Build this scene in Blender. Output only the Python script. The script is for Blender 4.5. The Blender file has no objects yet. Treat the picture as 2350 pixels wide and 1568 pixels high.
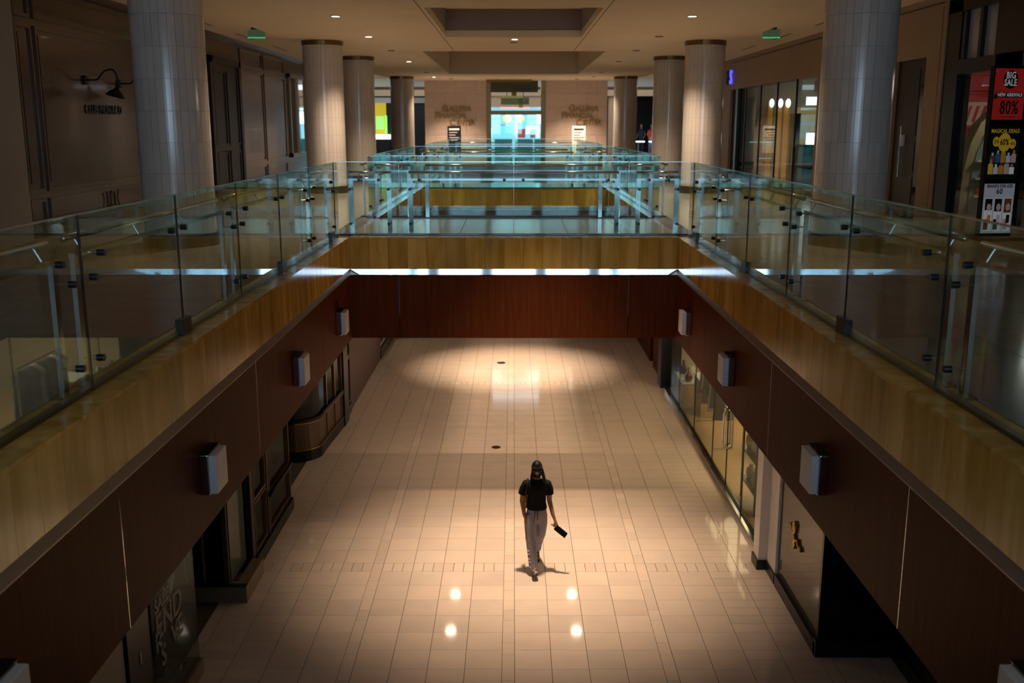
import bpy, bmesh, math, random
from mathutils import Vector, Matrix
random.seed(7)
S = bpy.context.scene
C = S.collection
PI = math.pi
# ------------------------------------------------------------------ camera, world, light, exposure
cam_d = bpy.data.cameras.new('camera'); cam = bpy.data.objects.new('camera', cam_d); C.objects.link(cam)
cam_d.lens = 35.05; cam_d.sensor_width = 36.0; cam_d.clip_end = 300
cam.location = (0, 0, 5.9)
cam.rotation_euler = (math.radians(90 - 12.18), 0, math.radians(0.1))
cam_d.dof.use_dof = True; cam_d.dof.focus_distance = 10.0; cam_d.dof.aperture_fstop = 2.2
S.camera = cam
S.view_settings.view_transform = 'Standard'; S.view_settings.look = 'None'
S.view_settings.gamma = 1.0; S.view_settings.use_curve_mapping = False
S.view_settings.exposure = 0.0
S.cycles.transparent_max_bounces = 40; S.cycles.max_bounces = 8
S.cycles.sample_clamp_indirect = 4.0
w = bpy.data.worlds.new('world'); S.world = w; w.use_nodes = True
w.node_tree.nodes['Background'].inputs[0].default_value = (0.45, 0.6, 0.8, 1)
w.node_tree.nodes['Background'].inputs[1].default_value = 0.05

WARM = (1.0, 0.74, 0.52); COOL = (0.55, 0.76, 1.0)
def area(name, loc, size, energy, col, rot=(0, 0, 0), sizey=None, spread=None):
    l = bpy.data.lights.new(name, 'AREA'); l.energy = energy; l.color = col
    l.shape = 'RECTANGLE'; l.size = size; l.size_y = sizey or size
    if spread: l.spread = math.radians(spread)
    o = bpy.data.objects.new(name, l); C.objects.link(o); o.location = loc; o.rotation_euler = rot
    return o
# added area light overhead for cool daylight; its skylight is unseen
area('added_daylight_overhead', (0, -6.0, 9.2), 7.0, 500, COOL, (0, 0, 0), 7.0)
# added upright area light for cool glints on steel; its window is unseen
area('added_daylight_upright', (0, -11.6, 6.3), 11.0, 760, COOL, (PI/2, 0, 0), 2.8)
# bright cross-hall at the far end
area('cross_hall_light', (0, 53.0, 7.85), 18.0, 700, (0.86, 0.93, 1.0), (0, 0, 0), 7.0)
LAMP = 2.2
# ------------------------------------------------------------------ materials
MT = {}
def mat(name, col, rough=0.5, metal=0.0, spec=0.5, col2=None, nscale=(3, 3, 3), detail=4, rnd=0.0, emit=0.0, ecol=None, bump=0.0, contrast=(0.35, 0.65), coat=0.0):
    m = bpy.data.materials.new(name); m.use_nodes = True; nt = m.node_tree; N = nt.nodes; L = nt.links
    b = N['Principled BSDF']
    b.inputs['Roughness'].default_value = rough; b.inputs['Metallic'].default_value = metal
    b.inputs['Specular IOR Level'].default_value = spec
    if coat: b.inputs['Coat Weight'].default_value = coat; b.inputs['Coat Roughness'].default_value = 0.05
    c4 = (*col, 1)
    b.inputs['Base Color'].default_value = c4
    out = None
    tc = None
    if col2 is not None or bump:
        g = N.new('ShaderNodeNewGeometry'); mp = N.new('ShaderNodeMapping'); mp.inputs['Scale'].default_value = nscale
        L.new(g.outputs['Position'], mp.inputs['Vector'])
        nz = N.new('ShaderNodeTexNoise'); nz.inputs['Scale'].default_value = 1.0; nz.inputs['Detail'].default_value = detail
        L.new(mp.outputs[0], nz.inputs['Vector'])
        if rnd:
            oi0 = N.new('ShaderNodeObjectInfo'); ml = N.new('ShaderNodeMath'); ml.operation = 'MULTIPLY'; ml.inputs[1].default_value = 40
            L.new(oi0.outputs['Random'], ml.inputs[0]); nz.noise_dimensions = '4D'; L.new(ml.outputs[0], nz.inputs['W'])
        if col2 is not None:
            r = N.new('ShaderNodeValToRGB'); r.color_ramp.elements[0].color = c4; r.color_ramp.elements[1].color = (*col2, 1)
            r.color_ramp.elements[0].position = contrast[0]; r.color_ramp.elements[1].position = contrast[1]
            L.new(nz.outputs['Fac'], r.inputs[0]); out = r.outputs[0]
        if bump:
            bp = N.new('ShaderNodeBump'); bp.inputs['Strength'].default_value = bump; bp.inputs['Distance'].default_value = 0.01
            L.new(nz.outputs['Fac'], bp.inputs['Height']); L.new(bp.outputs[0], b.inputs['Normal'])
    if rnd:
        oi = N.new('ShaderNodeObjectInfo'); mr = N.new('ShaderNodeMapRange')
        mr.inputs['To Min'].default_value = 1 - rnd; mr.inputs['To Max'].default_value = 1 + rnd
        L.new(oi.outputs['Random'], mr.inputs['Value'])
        hs = N.new('ShaderNodeHueSaturation'); hs.inputs['Color'].default_value = c4
        if out: L.new(out, hs.inputs['Color'])
        L.new(mr.outputs[0], hs.inputs['Value']); out = hs.outputs[0]
    if out: L.new(out, b.inputs['Base Color'])
    if emit:
        b.inputs['Emission Color'].default_value = (*(ecol or col), 1); b.inputs['Emission Strength'].default_value = emit
    MT[name] = m; return m
def glassmat(name, tint, refl=1.0, rough=0.0):
    m = bpy.data.materials.new(name); m.use_nodes = True; nt = m.node_tree; N = nt.nodes; L = nt.links
    N.remove(N['Principled BSDF'])
    tr = N.new('ShaderNodeBsdfTransparent'); tr.inputs[0].default_value = (*tint, 1)
    gl = N.new('ShaderNodeBsdfGlossy'); gl.inputs['Roughness'].default_value = rough; gl.inputs[0].default_value = (0.85*refl, 0.97*refl, 1.0*refl, 1)
    fr = N.new('ShaderNodeFresnel'); ge = N.new('ShaderNodeNewGeometry'); mr = N.new('ShaderNodeMapRange')
    mr.inputs['To Min'].default_value = 1.5; mr.inputs['To Max'].default_value = 1/1.5   # same reflectance on both faces of the pane
    L.new(ge.outputs['Backfacing'], mr.inputs['Value']); L.new(mr.outputs[0], fr.inputs[0])
    mx = N.new('ShaderNodeMixShader'); L.new(fr.outputs[0], mx.inputs[0]); L.new(tr.outputs[0], mx.inputs[1]); L.new(gl.outputs[0], mx.inputs[2])
    L.new(mx.outputs[0], N['Material Output'].inputs[0]); MT[name] = m; return m
mat('floor_tile', (0.60, 0.49, 0.41), 0.065, spec=0.42, col2=(0.66, 0.52, 0.42), nscale=(2, 3, 2), rnd=0.06)
mat('grout', (0.10, 0.08, 0.065), 0.8)
mat('upper_tile', (0.31, 0.30, 0.28), 0.12, spec=0.5, col2=(0.36, 0.345, 0.315), nscale=(2, 3, 2), rnd=0.05)
mat('honey_stone', (0.45, 0.24, 0.02), 0.14, spec=0.35, col2=(0.66, 0.42, 0.115), nscale=(7, 7, 0.9), detail=6, rnd=0.19)
mat('red_wood', (0.082, 0.019, 0.0055), 0.5, spec=0.03, col2=(0.105, 0.027, 0.008), nscale=(30, 30, 1.2), rnd=0.04)
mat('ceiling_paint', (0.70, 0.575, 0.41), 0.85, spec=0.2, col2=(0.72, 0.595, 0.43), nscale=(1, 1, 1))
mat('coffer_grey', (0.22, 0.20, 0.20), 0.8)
mat('column_tile', (0.50, 0.46, 0.42), 0.13, spec=0.5, col2=(0.56, 0.51, 0.46), nscale=(3, 3, 2), rnd=0.07)
mat('column_grout', (0.26, 0.24, 0.22), 0.8)
mat('bronze', (0.20, 0.12, 0.05), 0.28, 0.9)
mat('lacquer', (0.062, 0.030, 0.013), 0.24, spec=0.45, col2=(0.075, 0.038, 0.017), nscale=(1, 1, 0.6), coat=0.15)
mat('ring_dark', (0.045, 0.03, 0.018), 0.4)
mat('dark_lacquer', (0.022, 0.009, 0.004), 0.4, spec=0.3)
mat('beige_wall', (0.30, 0.20, 0.11), 0.6, col2=(0.32, 0.215, 0.12), nscale=(2, 2, 2))
mat('pier_paint', (0.34, 0.29, 0.25), 0.6)
mat('steel', (0.62, 0.64, 0.65), 0.16, 1.0)
mat('polished_steel', (0.66, 0.68, 0.70), 0.035, 1.0)
mat('channel_metal', (0.30, 0.23, 0.17), 0.35, 0.3)
mat('dark_metal', (0.03, 0.03, 0.032), 0.3, 0.6)
mat('black', (0.006, 0.006, 0.007), 0.35)
mat('black_gloss', (0.005, 0.005, 0.006), 0.28, spec=0.22)
mat('rubber', (0.012, 0.012, 0.013), 0.5)
mat('frosted', (0.62, 0.60, 0.60), 0.45)
mat('portal_stone', (0.54, 0.42, 0.36), 0.7, col2=(0.60, 0.47, 0.40), nscale=(3, 3, 14), rnd=0.04)
mat('gold', (0.55, 0.36, 0.10), 0.3, 0.9)
mat('gold_letter', (0.34, 0.22, 0.06), 0.45, 0.3)
mat('white_paint', (0.76, 0.74, 0.73), 0.5)
mat('purple_wall', (0.14, 0.09, 0.085), 0.6)
mat('brass_trim', (0.30, 0.16, 0.045), 0.25, 0.9)
mat('curb_stone', (0.20, 0.14, 0.085), 0.3, col2=(0.24, 0.17, 0.10), nscale=(5, 5, 5))
mat('orange_floor', (0.45, 0.16, 0.04), 0.3)
mat('wood_floor', (0.42, 0.27, 0.12), 0.35, col2=(0.50, 0.33, 0.16), nscale=(1, 12, 1))
mat('shop_wall', (0.52, 0.44, 0.33), 0.6)
mat('dark_red', (0.16, 0.012, 0.014), 0.4)
mat('shop_red', (0.55, 0.03, 0.045), 0.45)
mat('paper_white', (0.78, 0.77, 0.78), 0.5)
mat('skin', (0.27, 0.125, 0.06), 0.5, col2=(0.30, 0.14, 0.068), nscale=(20, 20, 20))
mat('hair', (0.005, 0.004, 0.004), 0.5, spec=0.2, bump=0.5, nscale=(90, 90, 12))
mat('tshirt', (0.006, 0.006, 0.007), 0.9, spec=0.2)
mat('pants', (0.26, 0.23, 0.27), 0.95, spec=0.1, col2=(0.32, 0.29, 0.32), nscale=(14, 14, 4))
mat('tan_leather', (0.30, 0.12, 0.025), 0.4)
glassmat('rail_glass', (0.885, 0.966, 0.952))
glassmat('shop_glass', (0.92, 0.95, 0.92), 0.4)
glassmat('dark_glass', (0.42, 0.44, 0.44), 0.5)
def emat(name, col, s): return mat(name, tuple(c*0.5 for c in col), 0.5, emit=s, ecol=col)
emat('lens_on', (1.0, 0.86, 0.62), 14.0)
mat('lens_off', (0.02, 0.018, 0.015), 0.3)
emat('exit_green', (0.05, 0.75, 0.30), 0.55)
emat('neon_blue', (0.10, 0.08, 1.0), 1.6)
# ------------------------------------------------------------------ helpers
def link(o): C.objects.link(o); return o
def tag(o, label=None, cat=None, group=None, kind=None):
    if label: o['label'] = label
    if cat: o['category'] = cat
    if group: o['group'] = group
    if kind: o['kind'] = kind
    return o
def setparent(o, parent):
    if parent is None: return
    o.parent = parent
    if parent.type == 'EMPTY': o.matrix_parent_inverse = Matrix.Translation(-parent.location) if tuple(parent.rotation_euler) == (0, 0, 0) else parent.matrix_basis.inverted()
def obj(name, bm, m, parent=None, smooth=False, bevel=0):
    if isinstance(bm, bmesh.types.BMesh):
        me = bpy.data.meshes.new(name)
        bmesh.ops.recalc_face_normals(bm, faces=bm.faces[:])
        bm.to_mesh(me); bm.free()
    else: me = bm
    if m is not None:
        me.materials.clear(); me.materials.append(MT[m])
    if smooth:
        for p in me.polygons: p.use_smooth = True
    o = link(bpy.data.objects.new(name, me)); setparent(o, parent)
    if bevel:
        bv = o.modifiers.new('b', 'BEVEL'); bv.width = bevel; bv.segments = 2; bv.limit_method = 'ANGLE'
    return o
def thing(name, loc, label, cat, group=None):
    o = link(bpy.data.objects.new(name, None)); o.location = loc; o.empty_display_size = 0.1
    return tag(o, label, cat, group)
def B(): return bmesh.new()
def box(bm, x0, x1, y0, y1, z0, z1):
    v = [bm.verts.new((x, y, z)) for x in (x0, x1) for y in (y0, y1) for z in (z0, z1)]
    for f in ((0, 1, 3, 2), (4, 6, 7, 5), (0, 4, 5, 1), (2, 3, 7, 6), (0, 2, 6, 4), (1, 5, 7, 3)):
        bm.faces.new([v[i] for i in f])
    return bm
def bx(x0, x1, y0, y1, z0, z1): return box(B(), min(x0, x1), max(x0, x1), min(y0, y1), max(y0, y1), min(z0, z1), max(z0, z1))
def prism(bm, pts, d):
    """extrude polygon pts (3D list) along vector d"""
    a = [bm.verts.new(p) for p in pts]; b = [bm.verts.new(Vector(p) + Vector(d)) for p in pts]; n = len(pts)
    bm.faces.new(a); bm.faces.new(b[::-1])
    for i in range(n): bm.faces.new([a[i], a[(i+1) % n], b[(i+1) % n], b[i]])
    return bm
def frame_for(t, up=Vector((0, 0, 1))):
    t = t.normalized(); u = up if abs(t.dot(up)) < 0.95 else Vector((0, 1, 0))
    a = t.cross(u).normalized(); return a, t.cross(a).normalized()
def tube(bm, pts, r, seg=10, cap=True):
    pts = [Vector(p) for p in pts]; rs = r if isinstance(r, (list, tuple)) else [r]*len(pts); rings = []
    a0 = None
    for i, p in enumerate(pts):
        t = (pts[min(i+1, len(pts)-1)] - pts[max(i-1, 0)])
        if a0 is None: a, b = frame_for(t)
        else:
            tn = t.normalized(); a = (a0 - tn*a0.dot(tn)).normalized(); b = tn.cross(a)
        a0 = a; rr = rs[i]; rx, ry = rr if isinstance(rr, tuple) else (rr, rr)
        rings.append([bm.verts.new(p + a*math.cos(k*2*PI/seg)*rx + b*math.sin(k*2*PI/seg)*ry) for k in range(seg)])
    for i in range(len(rings)-1):
        for k in range(seg): bm.faces.new([rings[i][k], rings[i][(k+1) % seg], rings[i+1][(k+1) % seg], rings[i+1][k]])
    if cap: bm.faces.new(rings[0][::-1]); bm.faces.new(rings[-1])
    return bm
def loft(bm, rings, seg=20):
    """rings: (center, xvec, yvec) ellipses"""
    R = []
    for c, u, v in rings:
        c, u, v = Vector(c), Vector(u), Vector(v)
        R.append([bm.verts.new(c + u*math.cos(k*2*PI/seg) + v*math.sin(k*2*PI/seg)) for k in range(seg)])
    for i in range(len(R)-1):
        for k in range(seg): bm.faces.new([R[i][k], R[i][(k+1) % seg], R[i+1][(k+1) % seg], R[i+1][k]])
    bm.faces.new(R[0][::-1]); bm.faces.new(R[-1]); return bm
def cyl(bm, p0, p1, r, seg=16): return tube(bm, [p0, p1], r, seg)
def ell(bm, c, r, rot=None, seg=16, rings=10):
    mtx = Matrix.Translation(c) @ (rot.to_4x4() if rot else Matrix()) @ Matrix.Diagonal((*r, 1))
    bmesh.ops.create_uvsphere(bm, u_segments=seg, v_segments=rings, radius=1, matrix=mtx); return bm
def remesh(bm, voxel, smooth=4):
    me = bpy.data.meshes.new('t'); bmesh.ops.recalc_face_normals(bm, faces=bm.faces[:]); bm.to_mesh(me); bm.free()
    o = link(bpy.data.objects.new('t', me))
    md = o.modifiers.new('r', 'REMESH'); md.mode = 'VOXEL'; md.voxel_size = voxel
    if smooth: sm = o.modifiers.new('s', 'SMOOTH'); sm.iterations = smooth; sm.factor = 0.5
    dg = bpy.context.evaluated_depsgraph_get(); me2 = bpy.data.meshes.new_from_object(o.evaluated_get(dg))
    bpy.data.objects.remove(o); return me2
def text_mesh(s, size, ext=0.01, align='CENTER', bold=0.0, xs=1.0, space=1.0):
    cu = bpy.data.curves.new('t', 'FONT'); cu.body = s; cu.size = size; cu.extrude = ext; cu.align_x = align; cu.align_y = 'CENTER'; cu.offset = bold; cu.resolution_u = 3; cu.space_character = space
    o = link(bpy.data.objects.new('t', cu)); dg = bpy.context.evaluated_depsgraph_get(); dg.update()
    me = bpy.data.meshes.new_from_object(o.evaluated_get(dg)); bpy.data.objects.remove(o)
    if xs != 1.0: me.transform(Matrix.Diagonal((xs, 1, 1, 1)))
    return me
def text(name, s, size, loc, xdir, up, m, parent=None, ext=0.01, align='CENTER', bold=0.0, xs=1.0, space=1.0):
    me = text_mesh(s, size, ext, align, bold, xs, space); x = Vector(xdir).normalized(); u = Vector(up).normalized(); n = x.cross(u)
    M4 = Matrix((( x.x, u.x, n.x, loc[0]), (x.y, u.y, n.y, loc[1]), (x.z, u.z, n.z, loc[2]), (0, 0, 0, 1)))
    me.transform(M4); return obj(name, me, m, parent)
def struct(name, bm, m, label=None, parent=None):
    o = obj(name, bm, m, parent)
    if parent is None: tag(o, label or name.replace('_', ' ') + ' of the mall', name.split('_')[0], kind='structure')
    return o
def tiles(parent, lst, m, name='tile', th=0.012, ztop=0.0, limit=300, stuffname='far_tiles'):
    """lst: (x0,x1,y0,y1); nearest `limit` become parts, the rest one joined stuff part"""
    lst = sorted(lst, key=lambda t: t[2]); cache = {}
    for t in lst[:limit]:
        k = (round(t[1]-t[0], 3), round(t[3]-t[2], 3))
        if k not in cache:
            me = bpy.data.meshes.new(name); b = bx(-k[0]/2, k[0]/2, -k[1]/2, k[1]/2, -th, 0); b.to_mesh(me); b.free(); me.materials.append(MT[m]); cache[k] = me
        o = link(bpy.data.objects.new(name, cache[k])); o.location = ((t[0]+t[1])/2, (t[2]+t[3])/2, ztop); o.parent = parent
    if len(lst) > limit:
        b = B()
        for t in lst[limit:]: box(b, t[0], t[1], t[2], t[3], ztop-th, ztop)
        tag(obj(stuffname, b, m, parent), kind='stuff')
# ------------------------------------------------------------------ structure
UF, CE, FX, SB = 4.3, 7.9, 2.43, 2.79
fl = struct('floor', bx(-9, 9, -2, 48, -0.12, -0.010), 'grout', 'polished beige tiled floor of the lower level')
# floor tiles: square columns between narrow strips, with header rows of small bricks
T, ST, GX, GY = 0.4146, 0.143, 0.007, 0.004
sq, strip, head = [], [], []
heads = [(12.55, 12.815), (22.55, 22.815), (27.5, 27.765)]
rows = []
y = 12.55
while y > 9.0: rows.append((y-T, y)); y -= T
for (h0, h1), n in zip(heads, (23.48, 11.3, 40)):
    y = h1; nxt = {12.55: 22.55, 22.55: 27.5, 27.5: 46}[h0]; cnt = round((nxt-h1)/T); st = (nxt-h1)/cnt
    for i in range(cnt): rows.append((y+i*st, y+(i+1)*st))
cols = []
for k in range(-2, 3):
    xs = -0.06 + 1.80*k
    for j in range(4):
        a = xs + ST/2 + j*T; cols.append((a, a+T))
cols = [c for c in cols if c[0] > -4.6 and c[1] < 4.7]
strips = [(-0.06+1.8*k-ST/2, -0.06+1.8*k+ST/2) for k in (-2, -1, 0, 1, 2)]
def inset(x0, x1, y0, y1): return (x0+GX/2, x1-GX/2, y0+GY/2, y1-GY/2)
for r in rows:
    for c in cols:
        edge = c[0] < -3.0 or c[1] > 3.05
        if edge and r[0] < 20:
            m = (r[0]+r[1])/2; sq += [inset(*c, r[0], m), inset(*c, m, r[1])]
        else: sq.append(inset(*c, *r))
for s in strips:
    y, k = 9.02, 0
    while y < 46:
        d = 0.54 if k % 2 == 0 else 0.27
        strip.append(inset(*s, y, y+d)); y += d; k += 1
for h in heads:
    for c in cols:
        for j in range(3): head.append(inset(c[0]+j*T/3, c[0]+(j+1)*T/3, *h))
clean = strip
tiles(fl, sq, 'floor_tile', 'floor_tile', limit=300, stuffname='far_floor_tiles')
tiles(fl, clean, 'floor_tile', 'strip_tile', limit=150, stuffname='far_strip_tiles')
tiles(fl, head, 'floor_tile', 'header_tile', limit=120, stuffname='far_header_tiles')
# round drain covers set in the floor
for (x, y, r, lab) in ((-0.33, 17.9, 0.085, 'small round metal cover set in the floor beyond the walking woman'), (-0.32, 24.75, 0.11, 'round dark floor cover lying in the bright pool of light under the bridge')):
    t = thing('floor_cover', (x, y, 0), lab, 'floor cover')
    obj('cover_ring', tube(B(), [(x+r*math.cos(a*PI/12), y+r*math.sin(a*PI/12), 0.003) for a in range(25)], 0.004, 6), 'bronze', t)
    obj('cover_plate', cyl(B(), (x, y, 0.0), (x, y, 0.003), r*0.92, 24), 'dark_metal', t)

# upper slabs
OPEN = [(0.9, 14.69), (18.2, 26.3), (30.0, 42.0)]
slabs = {}
for s, nm in ((-1, 'left'), (1, 'right')):
    slabs[s] = struct('floor_upper_' + nm, bx(s*(FX+0.02), s*9.0, -12, 48, SB, UF-0.012), 'grout', 'upper gallery floor on the %s side, grey tiled' % nm)
bridge = struct('floor_bridge', bx(-FX-0.02, FX+0.02, 14.71, 18.18, SB, UF-0.012), 'grout', 'tiled footbridge slab crossing between the galleries')
bridge2 = struct('floor_bridge_far', bx(-FX-0.02, FX+0.02, 26.32, 29.98, SB, UF-0.012), 'grout', 'second tiled footbridge slab further along the hall')
struct('floor_bridge_near', bx(-FX-0.02, FX+0.02, -12, 0.88, SB, UF), 'upper_tile', 'bridge floor the viewer stands on')
struct('floor_hall', bx(-FX-0.02, FX+0.02, 42.02, 48, SB, UF), 'upper_tile', 'upper hall floor before the stone portal')
struct('floor_cross_hall', bx(-22, 22, 48, 72, SB, UF), 'upper_tile', 'bright polished floor of the cross hall')
U = 0.84
for s in (-1, 1):
    lst = []
    for i in range(5):
        for j in range(54):
            a, b = 2.77+i*U, 2.77+(i+1)*U; y0 = 1.0 + j*U
            x0, x1 = (a, b) if s > 0 else (-b, -a)
            lst.append(inset(x0, x1, y0, y0+U))
    tiles(slabs[s], lst, 'upper_tile', 'gallery_tile', ztop=UF)
tiles(bridge, [inset(-2.49+i*0.83, -2.49+(i+1)*0.83, 14.99+j*0.795, 14.99+(j+1)*0.795) for i in range(6) for j in range(4)], 'upper_tile', 'bridge_tile', ztop=UF)
tiles(bridge2, [inset(-2.49+i*0.83, -2.49+(i+1)*0.83, 26.4+j*0.88, 26.4+(j+1)*0.88) for i in range(6) for j in range(4)], 'upper_tile', 'bridge_tile', ztop=UF)

# fascias: honey stone slabs + cap stones, metal channel, dark red wood panels with bright seams
PW = 0.2795
tn = [0]
def box_mesh(name, dx, dy, dz, m):
    me = bpy.data.meshes.new(name); b = bx(0, dx, 0, dy, 0, dz); bmesh.ops.recalc_face_normals(b, faces=b.faces[:]); b.to_mesh(me); b.free(); me.materials.append(MT[m]); return me
def fascia(axis, c, s, a0, a1, seams, side_label, caps=True, channel='channel_metal', n0=None):
    """axis 'y': face at x = s*c running y a0..a1 ; axis 'x': face at y = c running x a0..a1 facing the viewer"""
    tn[0] += 1
    root = thing('trim_%d' % tn[0], ((s*(c) if axis == 'y' else 0), (a0 if axis == 'y' else c), SB), side_label, 'fascia'); root['kind'] = 'structure'
    n = round((a1-a0)/PW); st = (a1-a0)/n; g = 0.004
    if axis == 'y':
        fm = box_mesh('stone_panel', 0.02, st-g, 0.47, 'honey_stone'); cm = box_mesh('cap_stone', 0.325, st-g, 0.024, 'honey_stone')
    else:
        fm = box_mesh('stone_panel', st-g, 0.02, 0.47, 'honey_stone'); cm = box_mesh('cap_stone', st-g, 0.27, 0.024, 'honey_stone')
    for i in range(n):
        p = a0 + i*st + g/2
        jit = random.uniform(0, 0.0015)
        o = link(bpy.data.objects.new('stone_panel', fm)); setparent(o, root)
        o.location = ((min(s*c, s*(c+0.02))+s*jit, p, 3.83) if axis == 'y' else (p, c-jit, 3.83))
        if caps:
            o = link(bpy.data.objects.new('cap_stone', cm)); setparent(o, root)
            o.location = ((min(s*(c-0.004), s*(c+0.321)), p, UF-0.022) if axis == 'y' else (p, c-0.004, UF-0.022))
    lim = [a0] + list(seams) + [a1]
    for u0, u1 in zip(lim[:-1], lim[1:]):
        g2 = 0.005
        e0, e1 = u0+g2, u1-g2
        if axis == 'y': obj('wood_panel', bx(s*c, s*(c+0.02), e0, e1, SB-0.005, 3.736), 'red_wood', root)
        else: obj('wood_panel', bx(e0, e1, c, c+0.02, SB-0.005, 3.736), 'red_wood', root)
    for u in seams:
        if axis == 'y': obj('seam_strip', bx(s*(c+0.001), s*(c+0.02), u-0.0045, u+0.0045, SB-0.005, 3.736), 'polished_steel', root)
        else: obj('seam_strip', bx(u-0.0045, u+0.0045, c+0.001, c+0.02, SB-0.005, 3.736), 'polished_steel', root)
    if axis == 'y':
        obj('metal_channel', prism(B(), [(s*(c-0.004), a0, 3.737), (s*(c-0.004), a0, 3.745), (s*(c+0.02), a0, 3.829), (s*(c+0.024), a0, 3.829), (s*(c+0.024), a0, 3.737)], (0, a1-a0, 0)), channel, root)
    else:
        obj('metal_channel', prism(B(), [(a0, c-0.004, 3.737), (a0, c-0.004, 3.745), (a0, c+0.006, 3.829), (a0, c+0.024, 3.829), (a0, c+0.024, 3.737)], (a1-a0, 0, 0)), channel, root)
    return root
for s, nm in ((-1, 'left'), (1, 'right')):
    fascia('y', FX, s, 0.9, 14.69, (2.5, 5.8, 9.13, 12.4), 'honey stone and dark red wood gallery edge on the %s of the near opening' % nm)
    fascia('y', FX, s, 18.2, 26.3, (20.7, 23.9), 'honey stone and red wood gallery edge on the %s of the second opening' % nm)
fascia('x', 14.69, 1, -FX, FX, (-1.71, 1.71), 'honey stone and dark red wood front of the footbridge', channel='polished_steel')
fascia('x', 26.3, 1, -FX, FX, (-1.71, 1.71), 'honey stone front edge of the second footbridge', channel='polished_steel')

# ceiling with coffers, and an added unseen shaft around the overhead area light
ce = struct('ceiling', bx(-5.4, 5.4, -2.5, 18.0, CE, CE+0.15), 'ceiling_paint', 'warm cream plaster ceiling with recessed coffers')
def cpart(n, *a, m='ceiling_paint'): return obj(n, bx(*a), m, ce)
cpart('ceiling_panel', -5.4, 5.4, -12, -9.5, CE, CE+0.15)
for s in (-1, 1):
    cpart('ceiling_panel', s*3.5, s*5.4, -9.5, -2.5, CE, CE+0.15)
    cpart('ceiling_panel', s*1.55, s*5.4, 18.0, 23.8, CE, CE+0.15)
    cpart('ceiling_panel', s*2.5, s*5.4, 28.2, 40.3, CE, CE+0.15)
    cpart('side_ceiling', s*5.4, s*7.3, -12, 46, CE+0.10, CE+0.2)
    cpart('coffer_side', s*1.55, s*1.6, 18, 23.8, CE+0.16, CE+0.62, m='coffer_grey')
    cpart('coffer_side', s*2.5, s*2.6, 28.2, 40.3, CE+0.15, CE+1.7)
    cpart('added_shaft_side', s*3.5, s*3.6, -9.5, -2.5, CE+0.15, CE+1.4, m='white_paint')
    cpart('ceiling_reveal', s*1.615, s*1.63, 10.0, 28.2, CE-0.003, CE+0.01, m='grout')
cpart('ceiling_panel', -5.4, 5.4, 23.8, 28.2, CE, CE+0.15)
cpart('ceiling_panel', -5.4, 5.4, 40.3, 46.2, CE, CE+0.15)
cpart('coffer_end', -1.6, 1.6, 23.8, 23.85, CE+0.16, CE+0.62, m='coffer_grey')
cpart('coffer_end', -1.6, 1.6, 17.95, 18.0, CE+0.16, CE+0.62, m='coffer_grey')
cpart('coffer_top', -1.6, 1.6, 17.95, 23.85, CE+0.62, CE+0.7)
cpart('coffer_end', -2.6, 2.6, 40.3, 40.4, CE+0.15, CE+1.7)
cpart('coffer_end', -2.6, 2.6, 28.1, 28.2, CE+0.15, CE+1.7)
cpart('coffer_top', -2.6, 2.6, 28.1, 40.4, CE+1.7, CE+1.8)
for y0 in (-9.6, -2.5): cpart('added_shaft_end', -3.6, 3.6, y0, y0+0.1, CE+0.15, CE+1.4, m='white_paint')
struct('ceiling_cross_hall', bx(-22, 22, 46.2, 72, CE+0.1, CE+0.25), 'white_paint', 'bright white ceiling of the cross hall')

# outer walls
wl = struct('wall_left', bx(-7.3, -7.0, 14.35, 45, UF, CE+0.1), 'lacquer', 'glossy brown lacquered panelled shopfront wall')
struct('wall_left_near', bx(-7.3, -6.9, -12, 14.33, UF, CE+0.1), 'pier_paint', 'pale grey plaster wall at the left picture edge')
wr = struct('wall_right', bx(7.0, 7.3, 16.78, 17.55, UF, CE+0.1), 'beige_wall', 'warm beige plaster wall along the right gallery')
def wrp(n, y0, y1, z0, z1, m='beige_wall', x0=7.0, x1=7.3): return obj(n, bx(x0, x1, y0, y1, z0, z1), m, wr)
wrp('fascia_band', 17.55, 33.2, 7.05, CE+0.1); wrp('wall_section', 18.95, 23.7, UF, 7.05); wrp('wall_section', 33.2, 45, UF, CE+0.1)
wrp('wall_section', -12, 9.5, UF, CE+0.1)
wrp('reveal_line', 17.0, 17.015, 4.45, 7.8, 'black', 6.997, 7.02); wrp('reveal_line', 16.9, 33.2, 7.86, 7.885, 'black', 6.995, 7.02)
wrp('wall_end_return', 16.76, 16.86, UF, CE+0.1, x0=6.96)
wb = struct('window_added', bx(-7.3, 7.3, -12.2, -12.1, UF, CE+0.1), 'frosted', 'added unseen window wall backing the daylight area light, far behind the viewer')  # added to go with the upright area light, never in view
for k in range(6): obj('added_window_pier', bx(-5.5+2.2*k-0.26, -5.5+2.2*k+0.26, -11.58, -11.3, UF, CE), 'pier_paint', wb)  # unseen piers, widened to break the daylight's reflection into dark sections
for z in (5.0, 6.6): obj('added_window_rail', bx(-5.5, 5.5, -11.57, -11.5, z, z+0.09), 'dark_metal', wb)
struct('wall_far', bx(-22, 22, 56, 56.3, 7.52, CE+0.1), 'beige_wall', 'beige bulkhead above the far shops')
struct('wall_far_rear', bx(-22, 22, 71.8, 72, UF, CE+0.1), 'purple_wall', 'dark rear wall behind the far shops')
for s, nm in ((-1, 'left'), (1, 'right')):
    struct('wall_cross_%s' % nm, bx(s*7.0, s*22, 45, 45.3, UF, CE+0.1), 'beige_wall', 'beige return wall of the cross hall, %s' % nm)
    struct('wall_lower_%s' % nm, bx(s*8.0, s*8.2, -2, 48, 0, SB), 'purple_wall', 'dark rear wall of the lower %s shops' % nm)
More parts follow.
